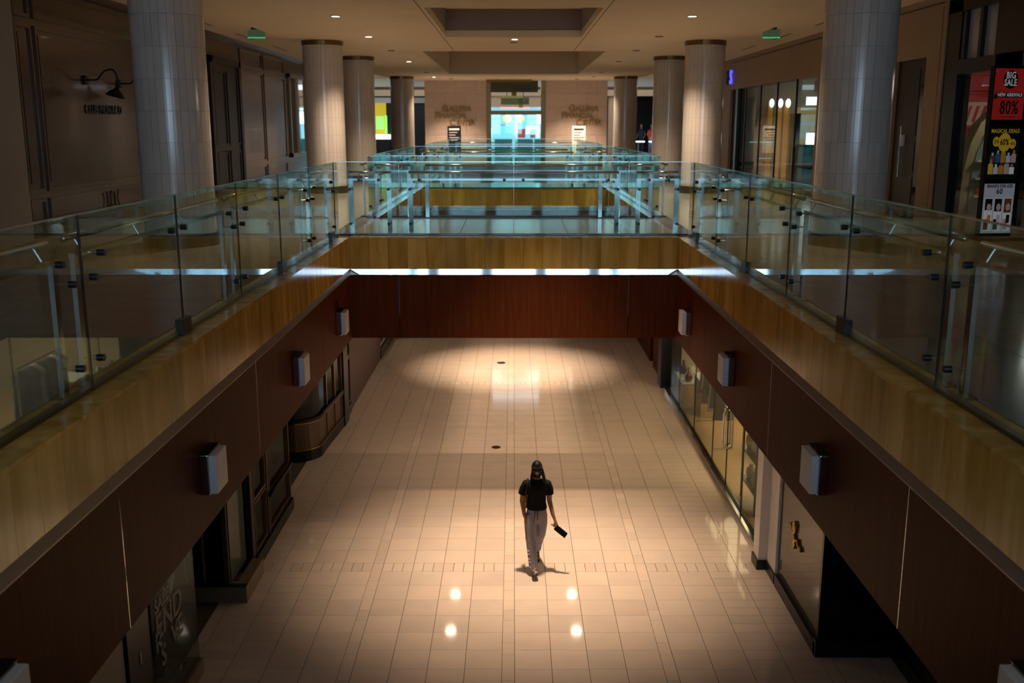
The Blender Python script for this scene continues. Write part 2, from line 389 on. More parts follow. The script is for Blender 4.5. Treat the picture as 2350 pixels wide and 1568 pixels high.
struct('wall_lower_far', bx(-8.2, 8.2, 47.8, 48, 0, SB), 'purple_wall', 'far wall of the lower level')

# left panelled wall: moulded frames
def moulding(y0, y1, z0, z1, x=-7.0, w=0.05, t=0.028, m='lacquer', parent=None):
    b = B(); X0, X1 = x-0.002, x+t
    box(b, X0, X1, y0, y1, z1-w, z1); box(b, X0, X1, y0, y1, z0, z0+w)
    box(b, X0, X1, y0, y0+w, z0+w, z1-w); box(b, X0, X1, y1-w, y1, z0+w, z1-w)
    o = obj('panel_moulding', b, m, parent or wl); return o
for y0, y1 in ((14.5, 15.0), (15.12, 19.3), (19.42, 23.3), (26.35, 28.6), (28.75, 31.3), (34.4, 40), (40.2, 44.5)):
    moulding(y0, y1, 4.95, 7.33); moulding(y0, y1, 4.5, 4.85); moulding(y0, y1, 7.43, 7.86)
    obj('inset_panel', bx(-7.0, -6.99, y0+0.12, y1-0.12, 5.07, 7.21), 'lacquer', wl)
obj('base_board', bx(-7.0, -6.96, 14.35, 23.5, UF, UF+0.14), 'lacquer', wl); obj('base_board', bx(-7.0, -6.96, 26.2, 45, UF, UF+0.14), 'lacquer', wl)
obj('crown_moulding', prism(B(), [(-7.0, 14.35, 7.9), (-6.85, 14.35, 8.0), (-7.0, 14.35, 8.0)], (0, 30.6, 0)), 'lacquer', wl)
b = B(); tube(b, [(-6.965, 17.45+0.10*math.sin(k*PI/12), 4.68+0.13*math.cos(k*PI/12)) for k in range(25)], 0.012, 6)
for sg in (-1, 1): tube(b, [(-6.965, 17.45+sg*(0.27-0.06*math.cos(k*PI/10-PI/2)), 4.55+k*0.026) for k in range(11)], 0.012, 6)
obj('oval_ornament', b, 'lacquer', wl)
d1 = tag(obj('door_1', bx(-7.0, -6.97, 23.75, 26.0, UF, 7.35), 'dark_lacquer'), 'tall dark brown panelled door in the left gallery wall', 'door', kind='structure')
b = B(); box(b, -7.0, -6.93, 23.55, 23.75, UF, 7.5); box(b, -7.0, -6.93, 26.0, 26.2, UF, 7.5); box(b, -7.0, -6.93, 23.55, 26.2, 7.35, 7.5); obj('door_frame', b, 'dark_lacquer', d1)
for y0, y1 in ((23.85, 24.8), (24.95, 25.9)):
    moulding(y0, y1, 4.5, 5.3, -6.97, 0.05, 0.02, 'dark_lacquer', d1); moulding(y0, y1, 5.45, 7.2, -6.97, 0.05, 0.02, 'dark_lacquer', d1)
for y0 in (24.82, 24.93): obj('door_knob', ell(B(), (-6.91, y0, 5.3), (0.035, 0.03, 0.03)), 'brass_trim', d1, True)
# tall framed mirror
t = thing('wall_mirror', (-6.98, 33, 5.0), 'tall framed mirror panel on the brown wall beside the second column', 'mirror')
obj('mirror_glass', bx(-6.985, -6.97, 31.9, 34.1, 5.05, 7.4), 'polished_steel', t)
b = B()
for a in ((31.8, 31.92, 4.95, 7.5), (34.08, 34.2, 4.95, 7.5), (31.8, 34.2, 4.95, 5.07), (31.8, 34.2, 7.38, 7.5), (32.9, 33.0, 5.0, 7.45)): box(b, -6.99, -6.93, *a)
obj('mirror_frame', b, 'bronze', t)

# columns
def column(x, y, label, near, r=0.475):
    t = thing('round_column', (x, y, UF), label, 'column', 'round tiled columns')
    obj('column_core', cyl(B(), (x, y, UF), (x, y, CE), r-0.012, 40), 'column_grout', t, False)
    obj('base_ring', cyl(B(), (x, y, UF), (x, y, UF+0.17), r+0.035, 40), 'ring_dark', t)
    obj('cap_ring', cyl(B(), (x, y, CE-0.11), (x, y, CE), r+0.02, 40), 'bronze', t)
    n, h = 30, 0.407; da = 2*PI/n; ga = 0.004/r; z0 = UF+0.17; nr = int((CE-0.11-z0)/h)+1
    def tile(bm, a0, z, hh):
        P = []
        for rr in (r-0.014, r):
            for k in range(4):
                a = a0 + ga/2 + (da-ga)*k/3
                for zz in (z+0.002, z+hh-0.002): P.append(bm.verts.new((rr*math.cos(a), rr*math.sin(a), zz)))
        for k in range(3):
            i = 8+2*k; bm.faces.new([P[i], P[i+2], P[i+3], P[i+1]])
            bm.faces.new([P[2*k+1], P[2*k+3], P[i+3], P[i+1]]); bm.faces.new([P[2*k], P[2*k+2], P[i+2], P[i]])
        bm.faces.new([P[0], P[1], P[9], P[8]]); bm.faces.new([P[6], P[7], P[15], P[14]])
    if near:
        cache = {}
        for j in range(nr):
            hh = min(h, CE-0.11-(z0+j*h))
            if hh < 0.02: continue
            key = round(hh, 3)
            if key not in cache:
                me = bpy.data.meshes.new('column_tile'); b = B(); tile(b, 0, 0, hh); bmesh.ops.recalc_face_normals(b, faces=b.faces[:]); b.to_mesh(me); b.free(); me.materials.append(MT['column_tile'])
                for p in me.polygons: p.use_smooth = False
                cache[key] = me
            for i in range(n):
                o = link(bpy.data.objects.new('column_tile', cache[key])); setparent(o, t)
                o.location = (x, y, z0+j*h); o.rotation_euler = (0, 0, i*da)
    else:
        b = B()
        for j in range(nr):
            hh = min(h, CE-0.11-(z0+j*h))
            if hh > 0.02:
                for i in range(n): tile(b, i*da, z0+j*h, hh)
        bmesh.ops.translate(b, verts=b.verts[:], vec=(x, y, 0))
        tag(obj('tile_cladding', b, 'column_tile', t), kind='stuff')
CXX = 4.6
column(-CXX, 13.8, 'nearest round tiled column in front of the brown panelled wall', True)
column(CXX, 13.8, 'nearest round tiled column beside the right-hand shop door', True)
for y, w_ in ((24.9, 'second'), (30.4, 'third'), (42.3, 'farthest')):
    for s, nm in ((-1, 'left'), (1, 'right')): column(s*CXX, y, '%s round tiled column along the %s gallery' % (w_, nm), False)
# ------------------------------------------------------------------ glass balustrades
ZT, ZB, ZH = UF+1.084, UF+0.81, UF+0.93
def balustrade(axis, c, s, joints, frames, label, clamps=(), mids=()):
    """axis 'y': glass at x=c, gallery side is direction s in x. axis 'x': glass at y=c, walk side is direction s in y"""
    P = (lambda d, a, z: (c+s*d, a, z)) if axis == 'y' else (lambda d, a, z: (a, c+s*d, z))
    def BX(d0, d1, a0, a1, z0, z1):
        p, q = P(d0, a0, z0), P(d1, a1, z1); return bx(p[0], q[0], p[1], q[1], p[2], q[2])
    t = thing('glass_balustrade', P(0, joints[0], UF), label, 'balustrade', 'glass balustrades')
    for a0, a1 in zip(joints[:-1], joints[1:]):
        obj('glass_panel', BX(-0.006, 0.006, a0+0.006, a1-0.006, UF+0.012, ZT), 'rail_glass', t)
        obj('glass_edge', BX(-0.008, 0.008, a0+0.006, a1-0.006, ZT, ZT+0.010), 'steel', t)
    jw = 0.006 if axis == 'y' else 0.0015
    for a in joints[1:-1]: obj('joint_seal', BX(-0.007, 0.007, a-jw, a+jw, UF+0.012, ZT), 'rubber' if axis == 'y' else 'steel', t)
    obj('base_channel', BX(0.0, 0.05, joints[0], joints[-1], UF+0.002, UF+0.03), 'dark_metal', t)
    for a in clamps:
        k = obj('base_clamp', BX(-0.03, 0.03, a-0.11, a+0.11, UF+0.002, UF+0.13), 'dark_metal', t, bevel=0.004)
    def standoff(a, z):
        o = obj('standoff', cyl(B(), P(0.13, a, z), P(-0.006, a, z), 0.006, 8), 'steel', t)
        obj('standoff_button', cyl(B(), P(-0.030, a, z), P(0.016, a, z), 0.022, 14), 'dark_metal', o)
    for a0, a1 in frames:
        for a in (a0, a1):
            obj('post', BX(0.09, 0.12, a-0.033, a+0.033, UF+0.002, ZB), 'steel', t)
            obj('post_foot', BX(0.04, 0.17, a-0.06, a+0.06, UF+0.001, UF+0.012), 'dark_metal', t)
            for z in (UF+0.69, UF+0.18): standoff(a, z)
        obj('top_bar', BX(0.085, 0.125, a0-0.033, a1+0.033, ZB, ZB+0.03), 'steel', t)
        hr = obj('handrail', cyl(B(), P(0.15, a0-0.03, ZH), P(0.15, a1+0.03, ZH), 0.021, 12), 'steel', t, True)
        L_ = a1-a0; n = max(2, int(L_/0.85)+1)
        for i in range(n):
            a = a0+0.12 + (L_-0.24)*i/(n-1)
            obj('handrail_pin', cyl(B(), P(0.108, a, ZB+0.03), P(0.15, a, ZH-0.01), 0.008, 8), 'steel', t)
        st = [a0+0.14, a1-0.14] + ([x for m_ in mids if a0 < m_ < a1 for x in (m_-0.14, m_+0.14)] if L_ > 1.2 else [])
        for a in st: standoff(a, ZB+0.015)
    return t
J = [2.45, 4.2, 5.95, 7.7, 9.4, 11.1, 12.8, 14.55]
GXX = 2.6
for s, nm in ((-1, 'left'), (1, 'right')):
    balustrade('y', s*GXX, s, J+[14.86], [(2.6, 5.8), (6.1, 9.25), (9.55, 12.65), (12.95, 14.45)], 'long glass and steel balustrade running along the %s gallery of the near opening' % nm, clamps=(4.2, 7.7, 11.1, 14.2), mids=(4.2, 7.7, 11.1))
    balustrade('y', s*GXX, s, [18.0, 19.7, 21.4, 23.1, 24.8, 26.5], [(18.2, 19.55), (19.85, 22.9), (23.3, 26.3)], 'glass and steel balustrade along the %s side of the second opening' % nm, mids=(21.4, 24.8))
    balustrade('y', s*GXX, s, [29.8+1.75*i for i in range(8)], [(30.0, 33.1), (33.4, 36.6), (36.9, 41.9)], 'glass and steel balustrade along the %s side of the farthest opening' % nm, mids=(31.5, 35.0))
xs = [-2.6, -1.70, 0.0, 1.70, 2.6]
balustrade('x', 14.92, 1, xs, [(-2.43, -1.86), (-1.54, 1.54), (1.86, 2.43)], 'glass and steel balustrade along the near edge of the footbridge', mids=(0.0,))
balustrade('x', 18.02, -1, xs, [(-2.43, -1.86), (-1.54, 1.54), (1.86, 2.43)], 'glass and steel balustrade along the far edge of the footbridge', mids=(0.0,))
balustrade('x', 26.5, 1, xs, [(-2.43, -1.86), (-1.54, 1.54), (1.86, 2.43)], 'glass balustrade along the near edge of the second footbridge')
balustrade('x', 29.8, -1, xs, [(-2.43, -1.86), (-1.54, 1.54), (1.86, 2.43)], 'glass balustrade along the far edge of the second footbridge')
balustrade('x', 42.2, 1, xs, [(-2.4, -0.1), (0.1, 2.4)], 'glass balustrade closing the farthest opening before the portal')
# ------------------------------------------------------------------ wall sconces on the wood panels
def sconce(s, y, label):
    z = 3.26; x = s*FX
    t = thing('wall_sconce', (x, y, z), label, 'wall sconce', 'unlit box sconces on the wood panels')
    obj('back_box', bx(x, x-s*0.075, y-0.15, y+0.15, z-0.165, z+0.165), 'steel', t, bevel=0.012)
    obj('diffuser', bx(x-s*0.075, x-s*0.135, y-0.14, y+0.14, z-0.155, z+0.155), 'frosted', t, bevel=0.006)
    obj('top_cap', bx(x, x-s*0.08, y-0.152, y+0.152, z+0.166, z+0.172), 'dark_metal', t)
for s, nm in ((-1, 'left'), (1, 'right')):
    for y, w_ in ((4.15, 'lowest in the picture corner on'), (7.46, 'large box sconce on'), (10.77, 'middle box sconce on'), (13.5, 'small box sconce nearest the bridge on')):
        sconce(s, y, ('unlit ' + w_ if 'sconce' in w_ else 'box sconce ' + w_) + ' the %s wood fascia' % nm)
# ------------------------------------------------------------------ ceiling downlights, exit signs, slots
def downlight(x, y, on, label, energy=0, ang=70, blend=0.8, r=0.085, soft=0.09, col=WARM, tilt=None, z=None):
    CE = z or 7.9
    t = thing('downlight', (x, y, CE), label, 'downlight', 'recessed ceiling downlights')
    obj('trim_ring', tube(B(), [(x+r*math.cos(a*PI/12), y+r*math.sin(a*PI/12), CE-0.004) for a in range(25)], 0.012, 6), 'dark_metal', t)
    obj('lens', cyl(B(), (x, y, CE-0.012), (x, y, CE+0.001), r-0.005, 20), 'lens_on' if on else 'lens_off', t)
    if energy:
        l = bpy.data.lights.new('downlight_lamp', 'SPOT'); l.energy = energy; l.color = col; l.spot_size = math.radians(ang); l.spot_blend = blend; l.shadow_soft_size = soft
        o = link(bpy.data.objects.new('downlight_lamp', l)); o.location = (x, y, CE-0.03)
        if tilt: o.rotation_euler = tilt
        setparent(o, t)
LITE = {(-1, 23.6): 420, (-1, 32.5): 450, (-1, 42.5): 340, (1, 23.6): 420, (1, 32.5): 450, (1, 42.5): 340, (-1, 10.7): 12, (1, 10.7): 12, (-1, 15.0): 150, (1, 15.0): 120, (1, 19.3): 330, (-1, 19.3): 330, (-1, 27.9): 320, (1, 27.9): 320}
for s, nm in ((-1, 'left'), (1, 'right')):
    for i, y in enumerate((6.4, 10.7, 15.0, 19.3, 23.6, 27.9, 32.5, 39.0, 42.5)):
        e = LITE.get((s, y), 0)*LAMP
        vis = y < 20 or (s < 0 and y in (23.6, 32.5, 42.5))  # some fittings with dark lenses still cast spots, added to brighten the galleries
        where = {6.4: 'above the near end of the %s gallery, nearest the viewer', 10.7: 'over the %s gallery before the nearest column', 15.0: 'over the %s gallery just past the nearest column', 19.3: 'over the %s gallery level with the footbridge', 23.6: 'beside the first coffer, near the second %s column', 27.9: 'between the second and third %s columns', 32.5: 'beside the large far coffer, past the third %s column', 39.0: 'near the far end of the large coffer, %s row', 42.5: 'beside the farthest %s column'}[y] % nm
        downlight(s*3.3, y, vis, ('lit' if vis else 'dark') + ' recessed downlight ' + where, e, 110)
downlight(0.35, 12.95, True, 'lit recessed downlight in the ceiling above the walking woman', 1750*LAMP, 55, 1.0, soft=0.2)
downlight(0.0, 25.2, False, 'small dark recessed fitting between the two ceiling coffers', 0)
downlight(0.02, 24.3, True, 'lit recessed spotlight just behind the first ceiling coffer', 2300*LAMP, 42, 1.0)
for s, nm in ((-1, 'left'), (1, 'right')):
    downlight(s*2.7, 44.3, False, 'added dark-lensed recessed lamp brightening the %s half of the stone portal' % nm, 800*LAMP, 100, 1.0)  # added lamp in a dark fitting, brightens the portal wall
    for y in (16.0, 17.4):
        downlight(s*1.1, y, True, 'added unseen soffit fill light under the %s half of the footbridge, %s edge' % (nm, 'near' if y < 17 else 'far'), 22*LAMP, 150, 1.0, z=SB)  # added fill out of view, lifts the bridge's shadow on the lower floor
downlight(0.0, 3.0, True, 'lit recessed downlight in the ceiling near the viewer', 8*LAMP, 110, 1.0)
def exit_sign(x, y, label):
    t = thing('exit_sign', (x, y, CE+0.1), label, 'exit sign', 'hanging exit signs')
    obj('mount', bx(x-0.10, x+0.10, y-0.05, y+0.05, CE+0.055, CE+0.10), 'dark_metal', t)
    obj('sign_plate', bx(x-0.19, x+0.19, y-0.006, y+0.006, CE-0.10, CE+0.055), 'green_acrylic', t)
    obj('lit_edge', bx(x-0.19, x+0.19, y-0.008, y+0.008, CE-0.125, CE-0.10), 'exit_green', t)
mat('green_acrylic', (0.12, 0.18, 0.10), 0.3, emit=0.06, ecol=(0.3, 0.6, 0.25))
exit_sign(-5.6, 22.6, 'green lit exit sign hanging over the left gallery')
exit_sign(5.6, 22.6, 'green lit exit sign hanging over the right gallery')
for s, nm in ((-1, 'left'), (1, 'right')):
    for i, y in enumerate((20.5, 24.0, 27.5)):
        t = thing('air_slot', (s*6.4, y, CE+0.1), '%s narrow dark air slot in the %s side ceiling' % (('first', 'second', 'third')[i], nm), 'air vent', 'linear ceiling air slots')
        b = B(); box(b, s*6.4-0.04, s*6.4+0.04, y, y+1.6, CE+0.092, CE+0.099); obj('slot_frame', b, 'ceiling_paint', t)
        obj('slot_blade', bx(s*6.4-0.02, s*6.4+0.02, y+0.03, y+1.57, CE+0.086, CE+0.092), 'black', t)
# ------------------------------------------------------------------ stone portal and its lettering
PY = 46.0
for s, nm, xa, xb in ((-1, 'left', -4.0, -1.22), (1, 'right', 1.42, 4.2)):
    pw = struct('wall_portal_' + nm, bx(xa, xb, PY, PY+0.8, UF, CE+0.1), 'column_grout', 'pink-beige stone portal wall, %s half' % nm)
    n = 3; ww = (xb-xa)/n
    for j in range(6):
        for i in range(-1, n):
            off = 0.5*ww if j % 2 else 0
            x0, x1 = max(xa, xa+i*ww+off), min(xb, xa+(i+1)*ww+off)
            if x1-x0 < 0.05: continue
            obj('stone_block', bx(x0+0.004, x1-0.004, PY-0.02, PY+0.001, UF+j*0.61+0.004, min(CE, UF+(j+1)*0.61)-0.004), 'portal_stone', pw)
    xc = -2.72 if s < 0 else 2.97
    t = thing('wall_lettering', (xc, PY-0.03, 6.3), 'gold raised letters spelling a financial center name on the %s portal wall' % nm, 'lettering', 'gold letters on the portal')
    for k, (wd, dx, dz) in enumerate((('GALLERIA', 0.12, 0.30), ('FINANCIAL', -0.06, 0.0), ('CENTER', 0.34, -0.30))):
        first = text('capital_letter', wd[0], 0.42, (xc-0.78+dx+(0.14 if k != 1 else 0)+(0.12 if k == 2 else 0), PY-0.04, 6.36+dz), (1, 0, 0), (0, 0, 1), 'gold_letter', t, 0.02, 'LEFT', 0.006)
        text('small_letters', wd[1:], 0.32, (xc-0.46+dx+(0.14 if k != 1 else -0.13)+(0.12 if k == 2 else 0), PY-0.04, 6.36+dz), (1, 0, 0), (0, 0, 1), 'gold_letter', t, 0.02, 'LEFT', 0.006, 0.86)
# notice boards on stands
for x, m, lab, lm in ((-2.62, 'black', 'black notice board on a stand before the left portal wall', 'paper_white'), (2.86, 'paper_white', 'white notice board on a stand before the right portal wall', 'lens_off')):
    t = thing('notice_board', (x, 44.8, UF), lab, 'sign board')
    obj('board', bx(x-0.3, x+0.3, 44.8, 44.83, UF+0.45, UF+1.62), m, t)
    obj('stand_post', cyl(B(), (x, 44.86, UF), (x, 44.86, UF+1.0), 0.02), 'dark_metal', t)
    obj('stand_base', cyl(B(), (x, 44.86, UF), (x, 44.86, UF+0.02), 0.22, 24), 'dark_metal', t)
    for k in range(5): obj('print_line', bx(x-0.22, x+0.22-0.08*(k % 3), 44.796, 44.8, UF+1.44-k*0.11, UF+1.46-k*0.11+(0.05 if k == 0 else 0)), lm, t)
# doorway in the portal
t = thing('portal_doors', (0.1, PY+0.4, UF), 'bronze framed glass doorway in the stone portal', 'doorway')
b = B(); box(b, -1.215, -1.02, PY-0.05, PY+0.5, UF, CE-0.005); obj('door_jamb', b, 'bronze', t); obj('door_jamb', bx(1.22, 1.415, PY-0.05, PY+0.5, UF, CE-0.005), 'bronze', t)
obj('transom_bar', bx(-1.02, 1.22, PY+0.3, PY+0.5, 6.42, 6.6), 'bronze', t); obj('center_mullion', bx(0.05, 0.17, PY+0.3, PY+0.42, UF, 6.42), 'steel', t)
for x0, x1 in ((-1.02, 0.05), (0.17, 1.22)): obj('glass_leaf', bx(x0, x1, PY+0.35, PY+0.362, UF, 6.42), 'rail_glass', t)
# hanging direction signs
mat('sign_green', (0.055, 0.06, 0.012), 0.5); mat('sign_olive', (0.20, 0.16, 0.02), 0.5)
for (x0, x1, y, z0, z1, lab) in ((-1.0, 1.05, 44.6, 7.35, 7.84, 'dark green hanging direction sign in front of the portal'), (-0.65, 0.78, 52, 6.98, 7.35, 'smaller green hanging direction sign beyond the portal')):
    t = thing('hanging_sign', (0, y, z0), lab, 'hanging sign')
    obj('sign_panel', bx(x0, x1, y, y+0.12, z0, z1), 'sign_green', t); obj('top_bar', bx(x0-0.2, x1-0.3, y-0.02, y+0.14, z1-0.06, z1+0.04), 'sign_olive', t)
    for x in (x0+0.3, x1-0.3): obj('hanger_rod', cyl(B(), (x, y+0.06, z1), (x, y+0.06, CE if y < 46 else CE+0.1), 0.02, 8), 'dark_metal', t)
    for k in range(2): obj('text_bar', bx(x0+0.9, x1-0.3, y-0.006, y, z0+0.1+k*0.13, z0+0.16+k*0.13), 'black', t)
    obj('arrow_mark', prism(B(), [(x1-0.2, y-0.006, z0+0.12), (x1-0.1, y-0.006, z0+0.12), (x1-0.15, y-0.006, z0+0.26)], (0, 0.006, 0)), 'black', t)
    obj('lower_tab', bx(x0+0.9, x0+1.12, y+0.02, y+0.1, z0-0.15, z0), 'sign_olive', t)
t = thing('banner_sign', (-4.35, 44, 6.2), 'narrow dark green vertical banner beside the farthest left column', 'banner')
obj('banner_cloth', bx(-4.5, -4.28, 44.0, 44.05, 6.25, 7.75), 'sign_green', t); obj('banner_pole', cyl(B(), (-4.39, 44.02, 7.75), (-4.39, 44.02, CE), 0.015, 8), 'dark_metal', t)
# ------------------------------------------------------------------ far shops beyond the portal
emat('glow_cyan', (0.30, 0.72, 0.85), 0.7); emat('glow_white', (0.85, 0.95, 1.0), 3.0); emat('glow_green', (0.25, 1.0, 0.15), 1.3); emat('glow_yellow', (0.75, 0.55, 0.03), 0.55)
emat('glow_blue', (0.15, 0.5, 1.0), 1.4); emat('glow_mint', (0.05, 0.8, 0.3), 1.2); emat('glow_warm', (1.0, 0.55, 0.15), 1.2); emat('glow_pink', (1.0, 0.5, 0.4), 1.0)
mat('far_red', (0.6, 0.04, 0.03), 0.5); mat('teal', (0.03, 0.25, 0.30), 0.4)
t = thing('far_store', (0, 58, UF), 'brightly lit blue and white store seen through the portal doors', 'store')
obj('ceiling_panel', bx(-4.5, 4.5, 56.3, 64, 6.95, 7.05), 'white_paint', t); obj('bulkhead', bx(-4.5, 4.5, 56.1, 56.3, 6.95, 7.52), 'beige_wall', t)
obj('back_wall', bx(-4.5, 4.5, 64, 64.1, UF, 6.95), 'glow_cyan', t)
for s in (-1, 1): obj('side_wall', bx(s*4.5, s*4.6, 56.3, 64, UF, 6.95), 'white_paint', t); obj('corner_light', bx(s*1.35, s*2.3, 60, 60.1, 6.05, 6.75), 'glow_white', t)
obj('header_beam', bx(-4.0, 4.0, 60.5, 60.7, 6.0, 6.12), 'glow_blue', t); obj('light_strip', bx(-0.75, 0.9, 57, 57.1, 6.87, 6.95), 'glow_pink', t)
for x0, x1, z0, z1, m in ((-0.95, -0.55, 5.5, 5.85, 'glow_blue'), (-0.5, -0.15, 5.4, 5.9, 'glow_mint'), (-1.5, -1.35, 5.0, 5.8, 'glow_white'), (0.75, 1.5, 5.75, 5.9, 'glow_white'), (0.75, 0.95, 5.45, 5.75, 'glow_white'), (1.4, 1.55, 5.1, 5.75, 'glow_white'), (0.25, 0.7, 5.2, 5.75, 'far_red'), (-1.0, 0.0, 5.95, 6.0, 'far_red'), (1.0, 1.3, 5.2, 5.4, 'far_red')):
    obj('display_panel', bx(x0, x1, 62, 62.1, z0, z1), m, t)
for i, x in enumerate((-1.8, -0.6, 0.6, 1.7)):
    obj('counter', bx(x-0.5, x+0.5, 58.5, 59.2, UF, UF+0.9), 'teal', t, bevel=0.02); obj('counter_top', bx(x-0.55, x+0.55, 58.45, 59.25, UF+0.9, UF+0.95), 'glow_cyan', t)
for x, r in ((-0.4, 0.28), (0.35, 0.28)): obj('round_lamp', ell(B(), (x, 61, 6.35), (r, 0.1, 0.22)), 'glow_warm', t, True)
t = thing('yellow_store', (-8, 56.5, UF), 'yellow shopfront with bright green screens between the far left columns', 'store')
obj('back_wall', bx(-8.1, -7.3, 58.5, 58.6, UF, 7.5), 'glow_yellow', t); obj('back_wall', bx(-7.3, -5, 58.5, 58.6, UF, 7.5), 'dark_metal', t); obj('back_wall', bx(-13.5, -8.1, 58.5, 58.6, UF, 7.5), 'dark_metal', t)
obj('black_pier', bx(-9.2, -8.05, 56.2, 56.4, UF, 7.5), 'black', t); obj('white_mark', prism(B(), [(-8.2, 56.19, 6.1), (-8.02, 56.19, 6.1), (-8.12, 56.19, 6.75)], (0, 0.01, 0)), 'glow_white', t)
for x0, x1, z0, z1 in ((-7.85, -7.45, 5.75, 6.45), (-7.35, -7.25, 4.4, 6.5), (-10.5, -9.5, 5.6, 6.5)): obj('screen', bx(x0, x1, 58.3, 58.4, z0, z1), 'glow_green', t)
obj('counter', bx(-9.5, -7.0, 57.2, 57.8, UF, UF+0.9), 'dark_metal', t, bevel=0.02); obj('counter_top', bx(-9.5, -7.0, 57.15, 57.85, UF+0.9, UF+1.15), 'glow_white', t); obj('top_panel', bx(-13.5, -5, 58.2, 58.3, 7.2, 7.5), 'white_paint', t)
t = thing('dark_store', (8, 56.5, UF), 'dark far shop with a small glowing white sign, right of the portal', 'store')
obj('back_wall', bx(4.5, 16, 66, 66.1, UF, 7.5), 'black', t); obj('pier', bx(5.2, 5.9, 56.2, 56.4, UF, 7.5), 'beige_wall', t); obj('pier', bx(9.5, 10.5, 56.2, 56.4, UF, 7.5), 'beige_wall', t)
for dx, dz, w_, h_ in ((0, 0, .10, .28), (.16, .05, .08, .3), (.06, -.2, .16, .12), (.26, -.05, .08, .2)): obj('sign_stroke', bx(8.05+dx, 8.05+dx+w_, 57, 57.05, 6.75+dz, 6.75+dz+h_), 'glow_white', t)
for k in range(3): obj('display_table', bx(5.9+1.0*k, 6.6+1.0*k, 59, 59.7, UF+0.7, UF+0.76), 'glow_white', t); obj('table_leg', bx(6.2+k, 6.3+k, 59.3, 59.4, UF, UF+0.7), 'steel', t)
area('far_store_light', (0, 61, 6.9), 7.0, 260, (0.6, 0.9, 1.0), (0, 0, 0), 5.0)
# ------------------------------------------------------------------ left shop name and gooseneck lamps
t = thing('shop_lettering', (-6.97, 17.3, 6.15), 'small black raised shop-name letters on the brown lacquered wall', 'lettering')
text('word', 'CLUB', 0.20, (-6.98, 16.92, 6.17), (0, 1, 0), (0, 0, 1), 'black', t, 0.006, bold=0.004, xs=1.0, space=1.12); text('word', 'MONACO', 0.20, (-6.98, 17.72, 6.17), (0, 1, 0), (0, 0, 1), 'black', t, 0.006, bold=0.004, xs=1.0, space=1.12)
def gooseneck(y, label):
    z = 6.64; x = -6.985
    t = thing('gooseneck_lamp', (x, y, z), label, 'wall lamp', 'gooseneck sign lamps')
    obj('wall_plate', cyl(B(), (x, y, z), (x+0.035, y, z), 0.075, 20), 'black_gloss', t)
    pts = [(x+0.02, y, z), (x+0.18, y, z)]
    for k in range(13):
        u = k/12; pts.append((x+0.18+0.17*u, y, z+0.14*(0.5-0.5*math.cos(u*PI))+0.0))
    for k in range(1, 13):
        a = PI/2 - k/12*PI; pts.append((x+0.35+0.115+0.115*math.cos(a+0)*1 if False else x+0.35+0.13*math.sin(k/12*PI/2)*1.4, y, z+0.14+0.05*math.sin(k/12*PI) - 0.14*(1-math.cos(k/12*PI/2))))
    e = pts[-1]; pts.append((e[0]+0.005, y, e[2]-0.06))
    obj('arm', tube(B(), pts, 0.014, 10), 'black_gloss', t, True)
    e = Vector(pts[-1]); d = Vector((-0.28, 0, -1)).normalized(); a, bb = frame_for(d)
    prof = [(0.0, 0.03), (0.07, 0.034), (0.10, 0.045), (0.13, 0.10), (0.20, 0.155), (0.215, 0.157)]
    sh = obj('shade', tube(B(), [e + d*p for p, r in prof], [r for p, r in prof], 24), 'black_gloss', t, True)
    obj('bulb', ell(B(), e + d*0.2, (0.035, 0.035, 0.04)), 'frosted', sh, True)
gooseneck(16.75, 'black gooseneck lamp on the brown wall above the shop name')
gooseneck(18.2, 'black gooseneck lamp half hidden behind the nearest left column')
# ------------------------------------------------------------------ right upper glass storefront
t = thing('glass_storefront', (7.0, 28, UF), 'tall glass storefront with orange lit panels on the right upper gallery', 'storefront')
zs = 7.05
for i, y0 in enumerate([23.75+1.85*k for k in range(5)]):
    obj('glass_pane', bx(7.05, 7.062, y0+0.01, y0+1.84, UF+0.1, zs), 'shop_glass', t)
for y0 in [23.75+1.85*k for k in range(6)]: obj('mullion', bx(7.03, 7.08, y0-0.015, y0+0.015, UF+0.1, zs), 'dark_metal', t)
obj('black_post', bx(6.98, 7.25, 32.0, 32.25, UF, zs), 'black', t); obj('sill', bx(7.0, 7.12, 23.7, 33.0, UF, UF+0.1), 'dark_metal', t)
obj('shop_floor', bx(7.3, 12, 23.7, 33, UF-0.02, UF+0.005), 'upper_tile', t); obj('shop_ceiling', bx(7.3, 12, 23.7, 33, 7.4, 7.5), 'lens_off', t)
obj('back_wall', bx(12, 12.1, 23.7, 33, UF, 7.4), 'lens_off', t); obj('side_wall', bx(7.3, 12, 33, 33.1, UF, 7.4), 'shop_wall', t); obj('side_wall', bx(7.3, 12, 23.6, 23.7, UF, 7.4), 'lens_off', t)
emat('amber', (0.85, 0.38, 0.04), 0.32)
for x0 in (8.12, 8.40, 8.64): obj('amber_panel', bx(x0, x0+0.13, 32.6, 32.7, UF, 6.7), 'amber', t); obj('panel_lamp', ell(B(), (x0+0.06, 32.5, 6.62), (0.08, 0.08, 0.14)), 'glow_white', t, True)
emat('niche', (0.55, 0.40, 0.16), 0.45); obj('counter', bx(8.9, 10, 31.2, 31.9, UF, UF+1.05), 'dark_lacquer', t); obj('counter_lamp', bx(9.15, 9.65, 32.0, 32.1, 6.55, 6.8), 'glow_white', t); obj('lit_niche', bx(9.1, 9.9, 32.85, 32.95, 5.2, 6.5), 'niche', t)
